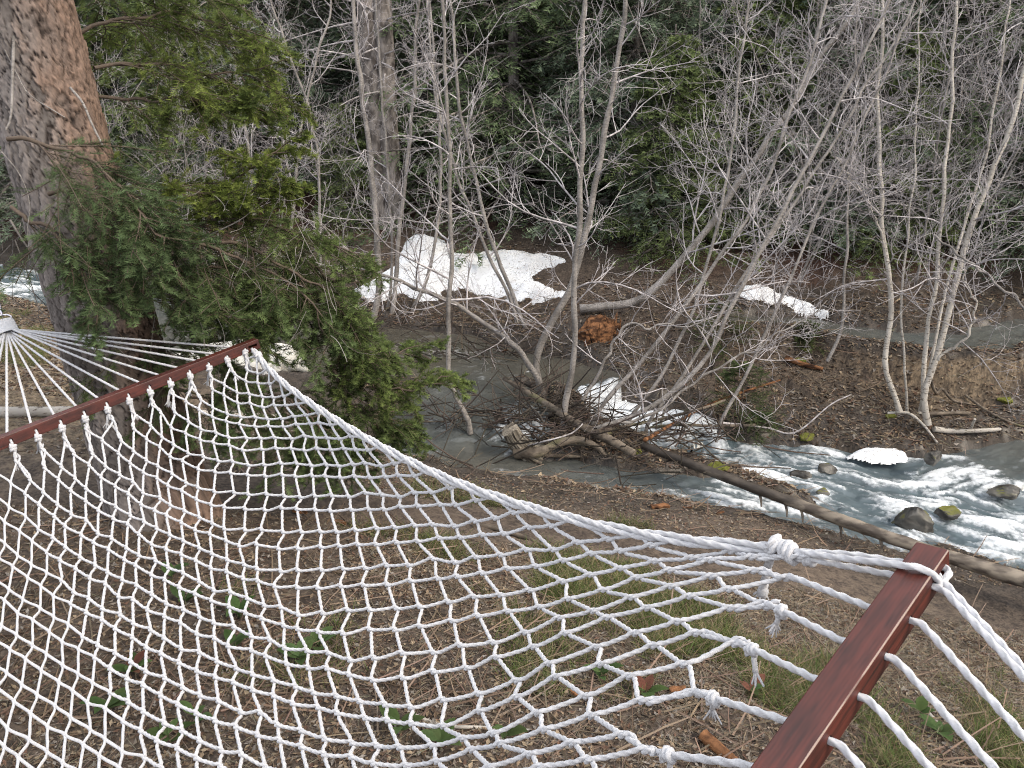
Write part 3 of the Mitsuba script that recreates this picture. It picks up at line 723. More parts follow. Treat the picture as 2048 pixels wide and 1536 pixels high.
fir = thing('near_fir', 'big fir with scaly bark standing beside the hammock at the left', 'fir tree')
rows = [(330, 1010, 3.34, .245), (318, 980, 3.32, .225), (268, 800, 3.18, .205), (214, 620, 3.05, .195), (150, 400, 2.90, .188), (98, 200, 2.80, .182), (50, 0, 2.70, .176), (-20, -300, 2.58, .168), (-100, -700, 2.5, .16)]
ax = np.array([[*at(px - 8, py, d), r * .92] for px, py, d, r in rows])
ax = spline(np.vstack([ax[:1] + [[.02, -.02, -.36, .03]], ax]), 460)
K, S = len(ax), 250
phi = np.arange(S) / S * 2 * np.pi
U, Vv = np.meshgrid(np.arange(S) / S * 34, np.arange(K) * 0.0105 / 0.105)
wob = meshkit.fbm(np.stack([np.cos(U / 34 * 2 * np.pi) * 3, np.sin(U / 34 * 2 * np.pi) * 3, Vv * 0.5], -1), 3, 4)
fineb = meshkit.fbm(np.stack([np.cos(U / 34 * 2 * np.pi) * 26, np.sin(U / 34 * 2 * np.pi) * 26, Vv * 5], -1), 3, 6)
f1, f2, cid = cells(U + 1.6 * (wob - .5) + .9 * (fineb - .5), Vv + 2.6 * (wob - .5) + .5 * fineb, 34)

crack = np.clip((f2 - f1 + .24 * (fineb - .5)) / 0.20, 0, 1); crack = np.maximum(crack, np.clip((wob - .60) * 7, 0, .6))
disp = 0.006 * crack ** 0.5 + 0.007 * (cid - .5) * crack + 0.008 * (fineb - .5) + 0.03 * (meshkit.fbm(np.stack([np.cos(U / 34 * 2 * np.pi) * 1.5, np.sin(U / 34 * 2 * np.pi) * 1.5, Vv * .15], -1), 2, 8) - .5)
tan = unit(np.gradient(ax[:, :3], axis=0)); e1 = unit(np.cross(tan, [0, 1.0, 0])); e2 = np.cross(tan, e1)
flare = 1 + 0.30 * np.exp(-np.maximum(np.arange(K) * 0.0105 - .30, 0) / 0.12)[:, None] * (0.6 + 0.4 * np.sin(5 * phi)[None])
rad = ax[:, 3:4] * flare + disp - 0.012
BV = ax[:, None, :3] + rad[..., None] * (np.cos(phi)[None, :, None] * e1[:, None] + np.sin(phi)[None, :, None] * e2[:, None])
i, j = np.meshgrid(np.arange(K - 1), np.arange(S), indexing='ij')
BF = np.stack([i * S + j, i * S + (j + 1) % S, (i + 1) * S + (j + 1) % S, (i + 1) * S + j], -1).reshape(-1, 4)[:, ::-1]
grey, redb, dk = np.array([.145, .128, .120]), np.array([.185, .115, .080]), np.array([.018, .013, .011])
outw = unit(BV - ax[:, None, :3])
rm = np.clip((outw[..., 0] - 0.25) * 1.6 + 1.3 * (wob - .5) + .8 * (cid - .5), 0, 1)[..., None] * 0.7           # redder on the stream side: warm sunlight painted into the bark colour
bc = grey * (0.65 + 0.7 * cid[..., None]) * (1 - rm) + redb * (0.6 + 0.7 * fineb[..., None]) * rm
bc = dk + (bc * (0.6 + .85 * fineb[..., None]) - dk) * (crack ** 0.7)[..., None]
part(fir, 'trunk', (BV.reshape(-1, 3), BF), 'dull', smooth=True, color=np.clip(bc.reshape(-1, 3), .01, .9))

rb = np.random.default_rng(88)
# (pixel course, depth at foot, depth at tip, lateral reach m, laterals, droop, yellowness)
BOUGHS = [([(165, 60), (260, 40), (360, 30), (460, 60), (530, 120)], 2.8, 3.3, .34, 20, .25, .8), ([(180, 130), (280, 130), (380, 140), (470, 150), (545, 175)], 2.8, 3.2, .30, 20, .25, .9), ([(200, 185), (290, 200), (400, 200), (470, 205), (520, 215)], 2.9, 3.1, .18, 16, .2, .6),
          ([(170, 0), (240, -20), (330, -30), (420, 0)], 2.7, 3.0, .3, 14, .3, .6), ([(210, 330), (300, 370), (400, 390), (480, 350), (560, 290)], 2.95, 3.1, .15, 18, .1, 1.0), ([(350, 390), (420, 400), (500, 390), (560, 375)], 3.0, 3.1, .15, 14, .15, .95),
          ([(20, 280), (90, 290), (170, 320), (250, 390), (320, 480)], 2.55, 2.6, .28, 20, .5, .1), ([(100, 380), (180, 400), (260, 440), (330, 510), (380, 590)], 2.65, 2.75, .28, 18, .5, .15), ([(160, 430), (280, 450), (420, 440), (540, 450), (640, 480), (710, 500)], 2.9, 3.3, .30, 26, .35, .45),
          ([(190, 520), (320, 530), (450, 540), (560, 580), (640, 640)], 2.95, 3.2, .30, 24, .5, .3), ([(240, 600), (340, 590), (430, 610), (500, 660)], 2.9, 3.0, .26, 16, .5, .35), ([(450, 480), (560, 530), (650, 580), (700, 650), (740, 720)], 3.0, 3.3, .26, 22, .6, .4),
          ([(600, 560), (660, 630), (705, 690), (770, 715), (830, 690)], 3.15, 3.4, .16, 16, .4, .5), ([(660, 640), (690, 720), (740, 765), (805, 780), (885, 760)], 3.15, 3.4, .19, 20, .3, .6), ([(670, 730), (690, 790), (740, 830), (800, 850)], 3.2, 3.4, .20, 16, .5, .4),
          ([(240, 680), (330, 690), (410, 710), (470, 760)], 2.95, 3.0, .20, 14, .5, .3), ([(560, 790), (600, 810), (630, 840), (650, 880)], 3.2, 3.2, .16, 12, .6, .3), ([(430, 740), (520, 820), (600, 880), (680, 930)], 3.2, 3.3, .24, 18, .5, .25), ([(320, 760), (400, 800), (450, 860)], 3.0, 3.0, .18, 10, .5, .2),
          ([(30, 420), (110, 470), (170, 560), (190, 620)], 2.6, 2.6, .2, 12, .6, .1), ([(300, 440), (420, 500), (540, 540), (620, 600), (650, 690)], 2.9, 3.1, .28, 22, .6, .25), ([(420, 560), (500, 600), (540, 640)], 3.0, 3.1, .14, 12, .4, .3), ([(560, 500), (640, 540), (700, 600), (720, 640)], 3.2, 3.5, .2, 14, .5, .5),
          ([(550, 830), (640, 860), (730, 880), (810, 870)], 3.3, 3.5, .16, 14, .4, .4)]
for rows, d0, d1, reach, nl, droop, yel in BOUGHS:
    P = stem_pts(rows, d0, d1, 24)
    P += 0.01 * rb.normal(size=P.shape); P[1:-1] = .25 * P[:-2] + .5 * P[1:-1] + .25 * P[2:]
    L = np.linalg.norm(np.diff(P, axis=0), axis=1).sum()
    R = np.linspace(0.0075, 0.0025, 24)
    t = np.linspace(0.10, 0.995, nl); f = t * 23; ii = np.minimum(f.astype(int), 22); w = (f - ii)[:, None]
    b1 = P[ii] * (1 - w) + P[ii + 1] * w; tan1 = unit(P[ii + 1] - P[ii])
    side = unit(np.cross(tan1, [0, 0, 1.0])) * np.where(np.arange(nl) % 2, 1, -1)[:, None]
    a = np.radians(rb.uniform(35, 60, nl))[:, None]
    d1_ = unit(np.cos(a) * tan1 + np.sin(a) * (side + 0.7 * rb.normal(size=(nl, 3)) * [1, 1, .6]) + [0, 0, -droop * .5])
    L1 = reach * (1.15 - 0.75 * t) * rb.uniform(.6, 1.3, nl) + .06
    P1 = curves(b1, d1_, L1, 7, rb, .12, -droop * .6)
    b2, d2, _, t2, par2 = children(P1, np.ones((nl, 7)), 10, rb, .08, 1.0, (30, 60))
    d2 = unit(d2 * [1, 1, .6] + [0, 0, -.1 - .15 * droop])
    L2 = (L1[par2] * rb.uniform(.25, .5, len(b2)) * (1.15 - .5 * t2)).clip(.04, .17)
    P2 = curves(b2, d2, L2, 4, rb, .08, -.1)
    key = part(fir, 'branch', join(tubes(P, R, 6), tubes(P1, np.full((nl, 7), .0028) * np.linspace(1, .5, 7), 4), tubes(P2, np.full((len(b2), 4), .0014), 3)), 'twig_wood_dark', smooth=True)
    # needles on twiglets and along the laterals
    b3, d3, _, t3, par3 = children(P2, np.ones((len(P2), 4)), 3, rb, .2, 1.0, (25, 50))
    base = np.vstack([b2, P1[:, 2], P1[:, 4], b3]); dd = np.vstack([d2, unit(P1[:, 4] - P1[:, 2]), unit(P1[:, 6] - P1[:, 4]), d3])
    LL = np.concatenate([L2, L1 / 3, L1 / 3, L2[par3] * .5])
    up = np.tile([0, 0, 1.0], (len(base), 1)) + .35 * rb.normal(size=(len(base), 3))
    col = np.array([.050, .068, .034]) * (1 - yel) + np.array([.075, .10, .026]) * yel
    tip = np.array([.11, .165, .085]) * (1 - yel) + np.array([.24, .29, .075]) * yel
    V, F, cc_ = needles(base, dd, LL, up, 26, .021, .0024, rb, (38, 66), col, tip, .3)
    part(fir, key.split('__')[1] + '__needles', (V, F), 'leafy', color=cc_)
# bare dead twigs hanging about the trunk, pale dead limb stubs on the bark
for rows, d0, d1, w0, w1 in [([(28, 60), (26, 130), (22, 230), (12, 260)], 2.6, 2.55, 12, 7), ([(0, 80), (35, 150), (60, 190), (130, 235)], 2.6, 2.6, 5, 3), ([(140, 175), (165, 205), (185, 250), (205, 290)], 2.68, 2.7, 9, 7), ([(20, 440), (60, 500), (110, 540)], 2.6, 2.7, 8, 5), ([(160, 400), (200, 370), (260, 340)], 2.75, 2.8, 4, 2), ([(0, 300), (40, 350), (60, 410), (55, 470), (75, 560)], 2.55, 2.6, 4, 3),
                              ([(380, 500), (420, 470), (480, 440), (530, 400)], 3.0, 3.1, 6, 3), ([(30, 480), (60, 560), (80, 620), (110, 645)], 2.6, 2.7, 4, 3), ([(230, 440), (240, 500), (245, 600)], 2.75, 2.8, 4, 2)]:
    part(fir, 'dead_branch', tubes(stem_pts(rows, d0, d1, 14), np.linspace(.6 * w0 / FOCAL * d0 / 2, .6 * w1 / FOCAL * d1 / 2, 14), 6), 'alder_bark', smooth=True)
hp = []
for _ in range(170):
    px, py = rb.uniform(0, 700), rb.uniform(330, 680)
    p0 = at(px, py, rb.uniform(2.75, 3.2)); hp.append(curves(p0[None], np.array([[rb.normal() * .7, rb.normal() * .4, -0.6]]), [rb.uniform(.08, .24)], 7, rb, .5, -.4)[0])
part(fir, 'bare_twigs', tubes(np.array(hp), np.full((len(hp), 7), .0012), 3), 'alder_bark', kind='stuff', smooth=True)
scene['twig_wood_dark'] = two({'type': 'principled', 'base_color': {'type': 'rgb', 'value': [.075, .055, .040]}, 'roughness': .8})


# ------------------------------------------------------------------ hammock
CAM = np.array([[1, 0, 0], [0, -SP, CP], [0, -CP, -SP]])         # columns: world direction of camera right, down, forward


def cam(v): return np.array([v[0], CP * v[2] - SP * v[1], -CP * v[1] - SP * v[2]])


SC = 0.068 / 0.09
PN = cam(np.array([.64906149, .31669577, 1.30801916]) * SC) + [0, 0, EYE]
PF = cam(np.array([-1.21576996, -.16515, 3.70023646]) * SC) + [0, 0, EYE]
DN = cam([-.68509963, .41303087, -.60003666]); DF = cam([-.67438383, .37017556, -.63888692])
HOLES, SPACE = 21, 0.068
AXIS = unit(PF + DF * .68 - PN - DN * .68)
ham = thing('rope_hammock', 'white rope net hammock with two dark red wooden spreader bars', 'hammock')


def frame(d):
    a = unit(AXIS - d * (AXIS @ d)); n = np.cross(d, a)
    if n[2] < 0: n = -n
    return d, a, n


def spreader(P0, d, w, h, drop, label, roll=0.0):
    """A chamfered square bar bored along the hammock for each rope."""
    d, a, n = frame(d)
    a, n = np.cos(roll) * a + np.sin(roll) * n, np.cos(roll) * n - np.sin(roll) * a
    L0, L1 = -0.055, (HOLES - 1) * SPACE + 0.055
    pts = []
    r = 0.0022
    s = trimesh.creation.icosphere(subdivisions=1, radius=r).vertices
    for x in (L0 + r, L1 - r):
        for y in (-w / 2 + r, w / 2 - r):
            for z in (-h / 2 + r, h / 2 - r): pts.append(s + [x, y, z])
    bar = m3.Manifold.hull_points(np.vstack(pts))
    bores = [m3.Manifold.cylinder(w * 1.6, 0.0052, 0.0052, 14).rotate([90, 0, 0]).translate([k * SPACE, w * .8, 0]) for k in range(HOLES)]
    slots = [m3.Manifold.cube([0.034, w * 2, 0.009], True).translate([x, 0, 0]) for x in (-0.028, (HOLES - 1) * SPACE + 0.028)]
    bar = bar - m3.Manifold.batch_boolean(bores + slots, m3.OpType.Add)
    m = bar.to_mesh(); V = np.array(m.vert_properties)[:, :3]; F = np.array(m.tri_verts)
    c0 = P0 - n * drop
    part(ham, 'spreader_bar', (c0 + V @ np.stack([d, a, n]), F if np.linalg.det(np.stack([d, a, n])) > 0 else F[:, ::-1]), 'mahogany', label, smooth=25)
    return c0, d, a, n


DNc, DFc = DN.copy(), DF.copy()


def mahogany(p, n, uv):
    s = p.x * DNc[0] + p.y * DNc[1] + p.z * DNc[2]
    qx, qz = p.x - s * DNc[0], p.z - s * DNc[2]
    k = mikit.fbm(s * 5, qz * 220, qx * 220, 3)
    m = mikit.fbm(p.x * 22, p.y * 22, p.z * 22, 3)
    f = mikit.noise(s * 45, qz * 700, qx * 700)
    c = mikit.mix((0.016, 0.006, 0.005), (0.092, 0.020, 0.013), mikit.smoothstep(0.2, 0.8, 0.4 * k + 0.4 * m + 0.2 * f))
    ea = (p.x - EDGE0[0]) * EDGE_A[0] + (p.y - EDGE0[1]) * EDGE_A[1] + (p.z - EDGE0[2]) * EDGE_A[2]
    en = (p.x - EDGE0[0]) * EDGE_N[0] + (p.y - EDGE0[1]) * EDGE_N[1] + (p.z - EDGE0[2]) * EDGE_N[2]
    d = dr.sqrt(ea * ea + en * en)
    edge_glint = (1 - mikit.smoothstep(0.0006, 0.0016, d + 0.0012 * (m - 0.5))) * mikit.smoothstep(0.35, 0.5, mikit.noise(s * 40, 3, 1) * 0.6 + 0.35)  # thin pale highlight on the near bar edge, painted into the wood colour
    return mikit.mix(c, (0.24, 0.17, 0.14), dr.clip(edge_glint, 0, 1))


scene['mahogany'] = {'type': 'principled', 'base_color': mikit.proc(mahogany), 'roughness': 0.45, 'specular': 0.4, 'clearcoat': 0.25, 'clearcoat_gloss': 0.6}
WN, HN = 0.039, 0.036
_d, EDGE_A, EDGE_N = frame(DN)
EDGE0 = PN + EDGE_N * (HN / 2 - .0006) + EDGE_A * (.0006 - .016)
cN, dN, aN, nN = spreader(PN + frame(DN)[1] * (WN / 2 - .016), DN, WN, HN, 0.0, 'near spreader bar, weathered red wood with a painted edge highlight')
cF, dF, aF, nF = spreader(PF - frame(DF)[1] * 0.0, DF, 0.036, 0.034, 0.004, 'far spreader bar, smooth reddish brown wood')
ends = lambda c, d: (c - d * 0.035, c + d * ((HOLES - 1) * SPACE + 0.035))
FR, FL = ends(cF - aF * .02, dF)
NR, NL = ends(cN + aN * .02, dN)


def project(p):
    q = (np.asarray(p) - [0, 0, EYE]) @ CAM
    return np.stack([1024 + FOCAL * q[..., 0] / q[..., 2], 768 + FOCAL * q[..., 1] / q[..., 2]], -1)


# the right edge hangs in a curve; its sag along the length is measured from the photo
EDGE = np.array([(515, 712), (560, 760), (620, 805), (700, 856), (780, 902), (860, 942), (940, 975), (1020, 1003), (1120, 1032), (1220, 1056), (1320, 1074), (1420, 1086), (1520, 1093), (1610, 1098), (1690, 1105), (1850, 1120)], float)
vv = np.linspace(0, 1, 61)
dm = unit(dN + dF)
down = unit(0.62 * dm + np.array([0, 0, -0.75]))
sagv = []
for v in vv:
    L = FR + (NR - FR) * v
    amount = np.linspace(0, .5, 200)
    px = project(L + amount[:, None] * down)
    gap = px[:, 1] - np.interp(px[:, 0], EDGE[:, 0], EDGE[:, 1])
    k = np.nonzero(gap >= 0)[0]
    sagv.append(amount[k[0]] if len(k) else 0)
sagv = np.array(sagv); sagv[0] = sagv[-1] = 0
sagv = np.convolve(np.pad(sagv, 3, mode='edge'), np.ones(7) / 7, 'valid')
edge_sag = lambda v: np.interp(v, vv, sagv)
downL = unit(-0.62 * dm + np.array([0, 0, -0.75]))


def net_at(U, v):
    U, v = np.asarray(U, float), np.asarray(v, float)
    e = edge_sag(v)[..., None]
    R_ = FR + (NR - FR) * v[..., None] + e * down
    L_ = FL + (NL - FL) * v[..., None] + e * downL
    sm = lambda a, b, x: np.clip((x - a) / (b - a), 0, 1) ** 2 * (3 - 2 * np.clip((x - a) / (b - a), 0, 1))
    k = 0.9 * sm(0.03, 0.30, v)                                       # the outermost meshes bunch against the edge rope
    h = np.clip(np.minimum(U, 1 - U), 0, 1)
    bunch = np.where(h < 0.25, 0.25 * (h / 0.25) ** 1.8, h)
    hh = np.minimum(U, 1 - U) * (1 - k) + bunch * k
    w = np.where(U < 0.5, hh, 1 - hh)[..., None]
    vs = np.clip(v, 0, 1)
    bow = (0.237 * np.sin(np.pi * vs ** 1.16) ** 0.4 * (1 - 0.72 * sm(0.72, 0.96, vs)) * np.clip(4 * w[..., 0] * (1 - w[..., 0]), 0, 1) ** 0.52)[..., None]
    return R_ * (1 - w) + L_ * w - bow * np.array([0, 0, 1.0])


LANES, ROWS, V0, V1 = 3 * HOLES, 36, 0.007, 0.940
U_of = lambda xi: (xi + 0.5) / LANES
row_v = lambda j: V0 + (V1 - V0) * np.asarray(j, float) / ROWS
TW = 0.0125


def node(m, j):
    """Knot of the net between lanes m and m+1 on row j (the first and last rows gather at the holes), the direction along the hammock, across it, and the normal."""
    xi = min(max(m + 0.5, -0.5), LANES - 0.5)
    if j in (0, ROWS): xi = min(max(m, 0) // 3, HOLES - 1) * 3 + 1.0
    jj = j + (0.16 if ((m + j) // 2) % 2 else -0.16) * (0 < j < ROWS)
    p = net_at(U_of(xi), row_v(jj)); t = unit(net_at(U_of(xi), row_v(j + .5)) - net_at(U_of(xi), row_v(j - .5)))
    s = unit(net_at(U_of(xi + .3), row_v(j)) - net_at(U_of(xi - .3), row_v(j)))
    return p, t, s, unit(np.cross(s, t))


rn = np.random.default_rng(17)
JIT = 0.0026 * rn.normal(size=(LANES + 2, ROWS + 1, 3))
for m in range(LANES):
    path = []
    for j in range(0, ROWS + 1):
        left = (m + j) % 2 == 0                                  # meets lane m+1, else lane m-1
        g = m if left else m - 1
        p, t, s, nrm = node(m if j in (0, ROWS) else g, j)
        p = p + JIT[g + 1, j]
        sgn = -1.0 if left else 1.0
        lone = g < 0 or g > LANES - 2
        for q in np.linspace(-1, 1, 7):
            ph = (q + 1) / 2 * 2 * np.pi
            off = 0.0039 * (np.cos(ph) * sgn * s + np.sin(ph) * sgn * nrm)
            if j in (0, ROWS) and abs(q) > .99 and (q < 0) == (j == 0): off = off * .3
            path.append(p + t * q * TW + off)
    part(ham, 'net_cord', rope(path, 0.0032, 0.015, *((0.0048, 8, 0.22) if m < LANES * .55 else (0.012, 5, 0.05))), 'cotton_rope', smooth=True)


def coil(c, t, r, turns, rr, rng):
    """A few tight turns of rope round the direction t."""
    t = unit(t); a = unit(np.cross(t, [0.3, 0.2, 1.0])); b = np.cross(t, a)
    th = np.linspace(0, turns * 2 * np.pi, int(turns * 14))
    x = np.linspace(-0.5, 0.5, len(th)) * turns * rr * 1.5
    return rope(c + x[:, None] * t + (r * (1 + .15 * np.sin(th * .7 + rng.uniform(0, 6))))[:, None] * (np.cos(th)[:, None] * a + np.sin(th)[:, None] * b), rr, 0.018, 0.0035, 8)


def knot(c, t, size, tail, name='knot'):
    ms = [coil(c, t, 0.0062 * size, 2.3, 0.0042 * size, rn), coil(c + [0, 0, -.004], np.cross(unit(t), [0, 0, 1]), 0.0075 * size, 1.2, 0.004 * size, rn)]
    d = unit([rn.normal() * .25, rn.normal() * .25, -1.0])
    tp = spline([c, c + [0.004, 0, -.008], c + d * tail * .5, c + d * tail], 14)
    ms.append(rope(tp, .0038 * size, .018, .0035, 8))
    for _ in range(9):                                          # frayed end
        e = unit(d + rn.normal(size=3) * .35)
        ms.append(tubes(np.stack([tp[-2], tp[-1] + e * .008, tp[-1] + e * rn.uniform(.014, .022)]), np.array([.0018, .0016, .0009]) * size, 5))
    part(ham, name, join(*ms), 'cotton_rope', smooth=True)


RING = at(6, 636, 2.93)
ring_dir = unit(RING - (cF + dF * SPACE * 10))
SLEEVE0 = RING - ring_dir * 0.045
for h in range(HOLES):
    # far end: knot at the bar, rope through the bar to the ring
    hole = cF + dF * h * SPACE
    front = hole - aF * 0.017; n0 = node(3 * h, 0)[0]
    knot(front * .6 + n0 * .4, n0 - front, 1.1, rn.uniform(.03, .06))
    part(ham, 'suspension_rope', rope([n0, front, hole + aF * .02, SLEEVE0 + dF * (h - 10) * .0035 - ring_dir * .09 + nF * rn.normal() * .004, SLEEVE0 + dF * (h - 10) * .0015], .0037, .022, .006, 8), 'cotton_rope', smooth=True)
    # near end: the last row gathers into a knot, a single rope runs to the bar and on
    hole = cN + dN * h * SPACE
    n1 = node(3 * h, ROWS)[0]
    c = n1 + unit(hole - n1) * .03
    if h > 1: knot(c, hole - c, 0.9, rn.uniform(.02, .04))
    NRING = cN + dN * 10 * SPACE - AXIS * 0.85 + np.array([0, 0, .05])
    back = hole - aN * (WN / 2 + .012)
    part(ham, 'suspension_rope', rope([n1, c, hole + aN * (WN / 2 + .01), back, back + (NRING - back) * .97], .0041, .026, .005, 9, .2), 'cotton_rope', smooth=True)
# doubled edge ropes: two strands laid side by side with the outer net cords
for sgn, U in ((0, 0.0), (1, 1.0)):
    v = np.linspace(0.0, 0.925, 150)
    p = net_at(np.full(150, U), v); out = -dm if sgn == 0 else dm
    start, end, holeN = ((FR, NR, cN - dN * .028) if sgn == 0 else (FL, NL, cN + dN * ((HOLES - 1) * SPACE + .028)))
    for k in range(3):
        ph = k * 2 * np.pi / 3 + v * 2.2 / 0.30 * 2 * np.pi
        part(ham, 'edge_rope', rope(p + 0.0052 * (np.cos(ph)[:, None] * out + np.sin(ph)[:, None] * np.array([0, 0, 1.0])), .0047, .026, .005, 9, .18), 'cotton_rope', smooth=True)
    kp = p[-1]
    ms = [coil(kp - AXIS * .012, AXIS, .011, 3.2, .0052, rn), coil(kp + AXIS * .010, unit(AXIS + [0, 0, .5]), .012, 2.0, .005, rn), coil(kp - AXIS * .045, AXIS, .007, 1.6, .0046, rn)]
    tp = kp + np.array([0, 0, -1.0]) * np.linspace(.01, .075, 12)[:, None] + AXIS * np.linspace(.014, .02, 12)[:, None]
    ms.append(rope(tp, .0058, .026, .004, 9, .2)); ms.append(tubes(tp[-1] + np.array([[0, 0, .006], [0, 0, -.004], [0, .001, -.012]]), np.array([.0055, .0085, .0075]), 9, True))
    for _ in range(12): ms.append(tubes(np.stack([tp[-1], tp[-1] + unit(rn.normal(size=3) * [.5, .5, .2] + [0, 0, -.9]) * .022]), np.array([.002, .001]), 5))
    part(ham, 'knot', join(*ms), 'cotton_rope', smooth=True)
    top = holeN + nN * (HN / 2 + .005)
    part(ham, 'edge_loop', rope(spline([kp, kp * .5 + (top + aN * .03 - dN * .0 + dN * .03 * (1 - 2 * sgn)) * .5 - [0, 0, .004], top + aN * (WN / 2 + .0) + dN * .034 * (1 - 2 * sgn), top - aN * (WN / 2 - .004) + dN * .03 * (1 - 2 * sgn), holeN - aN * (WN / 2 + .006) + dN * .022 * (1 - 2 * sgn) + nN * .004, holeN - aN * (WN / 2 + .02) + dN * .026 * (1 - 2 * sgn), NRING + (holeN - NRING) * .03], 160), .0043, .026, .005, 9, .2), 'cotton_rope', smooth=True)
    part(ham, 'edge_loop', rope(spline([kp - AXIS * .01, kp * .5 + holeN * .5 + [0, 0, .006], holeN + aN * (WN / 2 + .01), holeN - aN * (WN / 2 + .002) - dN * .012 * (1 - 2 * sgn), holeN - aN * (WN / 2 + .007) + dN * .012 * (1 - 2 * sgn), holeN - aN * (WN / 2 + .004) + dN * .030 * (1 - 2 * sgn)], 80), .0043, .026, .005, 9, .2), 'cotton_rope', smooth=True)
    v2 = net_at(np.full(1, U), np.array([.03]))[0]
    knot(v2, start - v2, 1.5, .05)
# wrapped sleeve and steel ring at the far end
tt = np.linspace(0, 1, 16)
wid = .052 - .020 * tt
ring_pts = []
sl = SLEEVE0 - ring_dir * .11 * (1 - tt[:, None]) + ring_dir * .01
a_ = dF; b_ = unit(np.cross(ring_dir, dF))
ang = np.arange(28) / 28 * 2 * np.pi
SV = sl[:, None] + (wid * (.75 + .25 * tt))[:, None, None] * np.cos(ang)[None, :, None] * a_ + (.014 + .002 * np.sin(tt * 60))[:, None, None] * np.sin(ang)[None, :, None] * b_
i, j = np.meshgrid(np.arange(15), np.arange(28), indexing='ij')
SF = np.stack([i * 28 + j, i * 28 + (j + 1) % 28, (i + 1) * 28 + (j + 1) % 28, (i + 1) * 28 + j], -1).reshape(-1, 4)
part(ham, 'rope_sleeve', (SV.reshape(-1, 3), SF), 'cotton_rope', 'white wrapped cone where the far ropes meet', smooth=True)
th = np.linspace(0, 2 * np.pi, 40)
part(ham, 'ring', tubes(RING + .026 * (np.cos(th)[:, None] * ring_dir + np.sin(th)[:, None] * unit(np.cross(ring_dir, [0, 0, 1.0]))), np.full(40, .0035), 8), 'steel', 'shiny steel ring at the far end', smooth=True)
part(ham, 'hanging_chain', tubes(spline([RING + ring_dir * .02, RING + ring_dir * .5 + [0, 0, .15], RING + ring_dir * 1.4 + [0, 0, .5]], 12), np.full(12, .004), 6), 'steel', smooth=True)


# ------------------------------------------------------------------ logs, stumps, sticks, rocks
def log_mesh(P, R, seed, sides=16, rough=.12, n=None):
    P = spline(P, n or max(24, int(np.linalg.norm(np.diff(np.asarray(P), axis=0), axis=1).sum() / .03)))
    R = np.interp(np.linspace(0, 1, len(P)), np.linspace(0, 1, len(R)), R)
    V, F = tubes(P, R, sides, True)
    body = V[:-2].reshape(len(P), sides, 3)
    k = meshkit.fbm(body * [9, 9, 9], 3, seed)[..., None] - .5 + .5 * (meshkit.fbm(body * 40, 2, seed + 1)[..., None] - .5)
    body = P[:, None] + (body - P[:, None]) * (1 + 2 * rough * k)
    return np.vstack([body.reshape(-1, 3), V[-2:]]), F


def log_px(rows, zs):
    """(pixel course with the height of its centre above datum)"""
    return np.array([on_level(px, py, z) for (px, py), z in zip(rows, zs)])


pole = thing('fallen_pole', 'long thin fallen tree pole lying across the stream edge, dark and wet at its left', 'log')
P = log_px([(1285, 890), (1420, 943), (1600, 1010), (1800, 1082), (2048, 1160), (2250, 1222)], [-.44, -.47, -.52, -.55, -.58, -.60])
part(pole, 'trunk', log_mesh(P, [.024, .027, .030, .033, .036, .037], 3, rough=.2), 'log_wood', smooth=60)
for px, py in [(1520, 1000), (1570, 1015), (1600, 1030), (1680, 1055), (1760, 1073)]:
    q = P[np.argmin(np.abs(project(P)[:, 0] - px))]
    k = np.interp(px, project(P)[:, 0], np.arange(len(P))); i0 = int(k); c = P[i0] + (P[min(i0 + 1, len(P) - 1)] - P[i0]) * (k - i0)
    part(pole, 'branch_stub', tubes(np.stack([c, c + [.01, -.03, -.05], c + [.012, -.04, -.085]]), np.array([.009, .007, .004]), 6, True), 'log_wood', smooth=True)
lg = log_px([(1008, 757), (1080, 800), (1150, 845), (1210, 875), (1268, 908)], [-.30, -.33, -.35, -.39, -.44])
single('broken_log', 'broken brown log sloping down from the pool past the alder foot', 'log', log_mesh(lg, [.013, .020, .024, .027, .028], 4, rough=.2), 'dead_wood', smooth=60)
single('driftwood_root', 'mossy curved root lying in the mud right of the tilted stump', 'driftwood', log_mesh(log_px([(1030, 905), (1075, 905), (1120, 885), (1160, 880), (1195, 895), (1212, 912)], [-.47, -.45, -.41, -.40, -.43, -.48]), [.035, .033, .026, .024, .020, .010], 5, rough=.25), 'dead_wood', smooth=60)
# tilted grey stump: a fluted, splayed piece of trunk
foot = on_level(1050, 905, -.49); topc = on_level(1022, 856, -.32)
sa = spline([foot + [.08, .0, -.03], foot + [.025, -.01, .0], foot * .5 + topc * .5 + [-.012, 0, 0], topc + [-.01, -.01, .0]], 30)
sr = np.interp(np.linspace(0, 1, 30), [0, .15, .4, .75, 1], [.095, .078, .060, .052, .050])
V, F = tubes(sa, sr, 96, True)
bd = V[:-2].reshape(30, 96, 3); u_ = np.arange(96) / 96
fl = meshkit.fbm(np.stack(np.broadcast_arrays((np.cos(u_ * 2 * np.pi) * 15)[None], (np.sin(u_ * 2 * np.pi) * 15)[None], np.linspace(0, .6, 30)[:, None]), -1), 3, 6)[..., None] - .5
bd = sa[:, None] + (bd - sa[:, None]) * (1 + .5 * fl)
bd[-1] += (meshkit.fbm(bd[-1] * 30, 2, 9)[:, None] - .5) * .05
suv = np.stack(np.meshgrid(u_, np.linspace(0, 1, 30)), -1).reshape(-1, 2)
single('tilted_stump', 'pale grey fluted stump tilted in the shallow water', 'stump', (np.vstack([bd.reshape(-1, 3), V[-2:]]), F), 'weathered_wood', smooth=True, uv=np.vstack([suv, [[.5, 0], [.5, 1]]]))
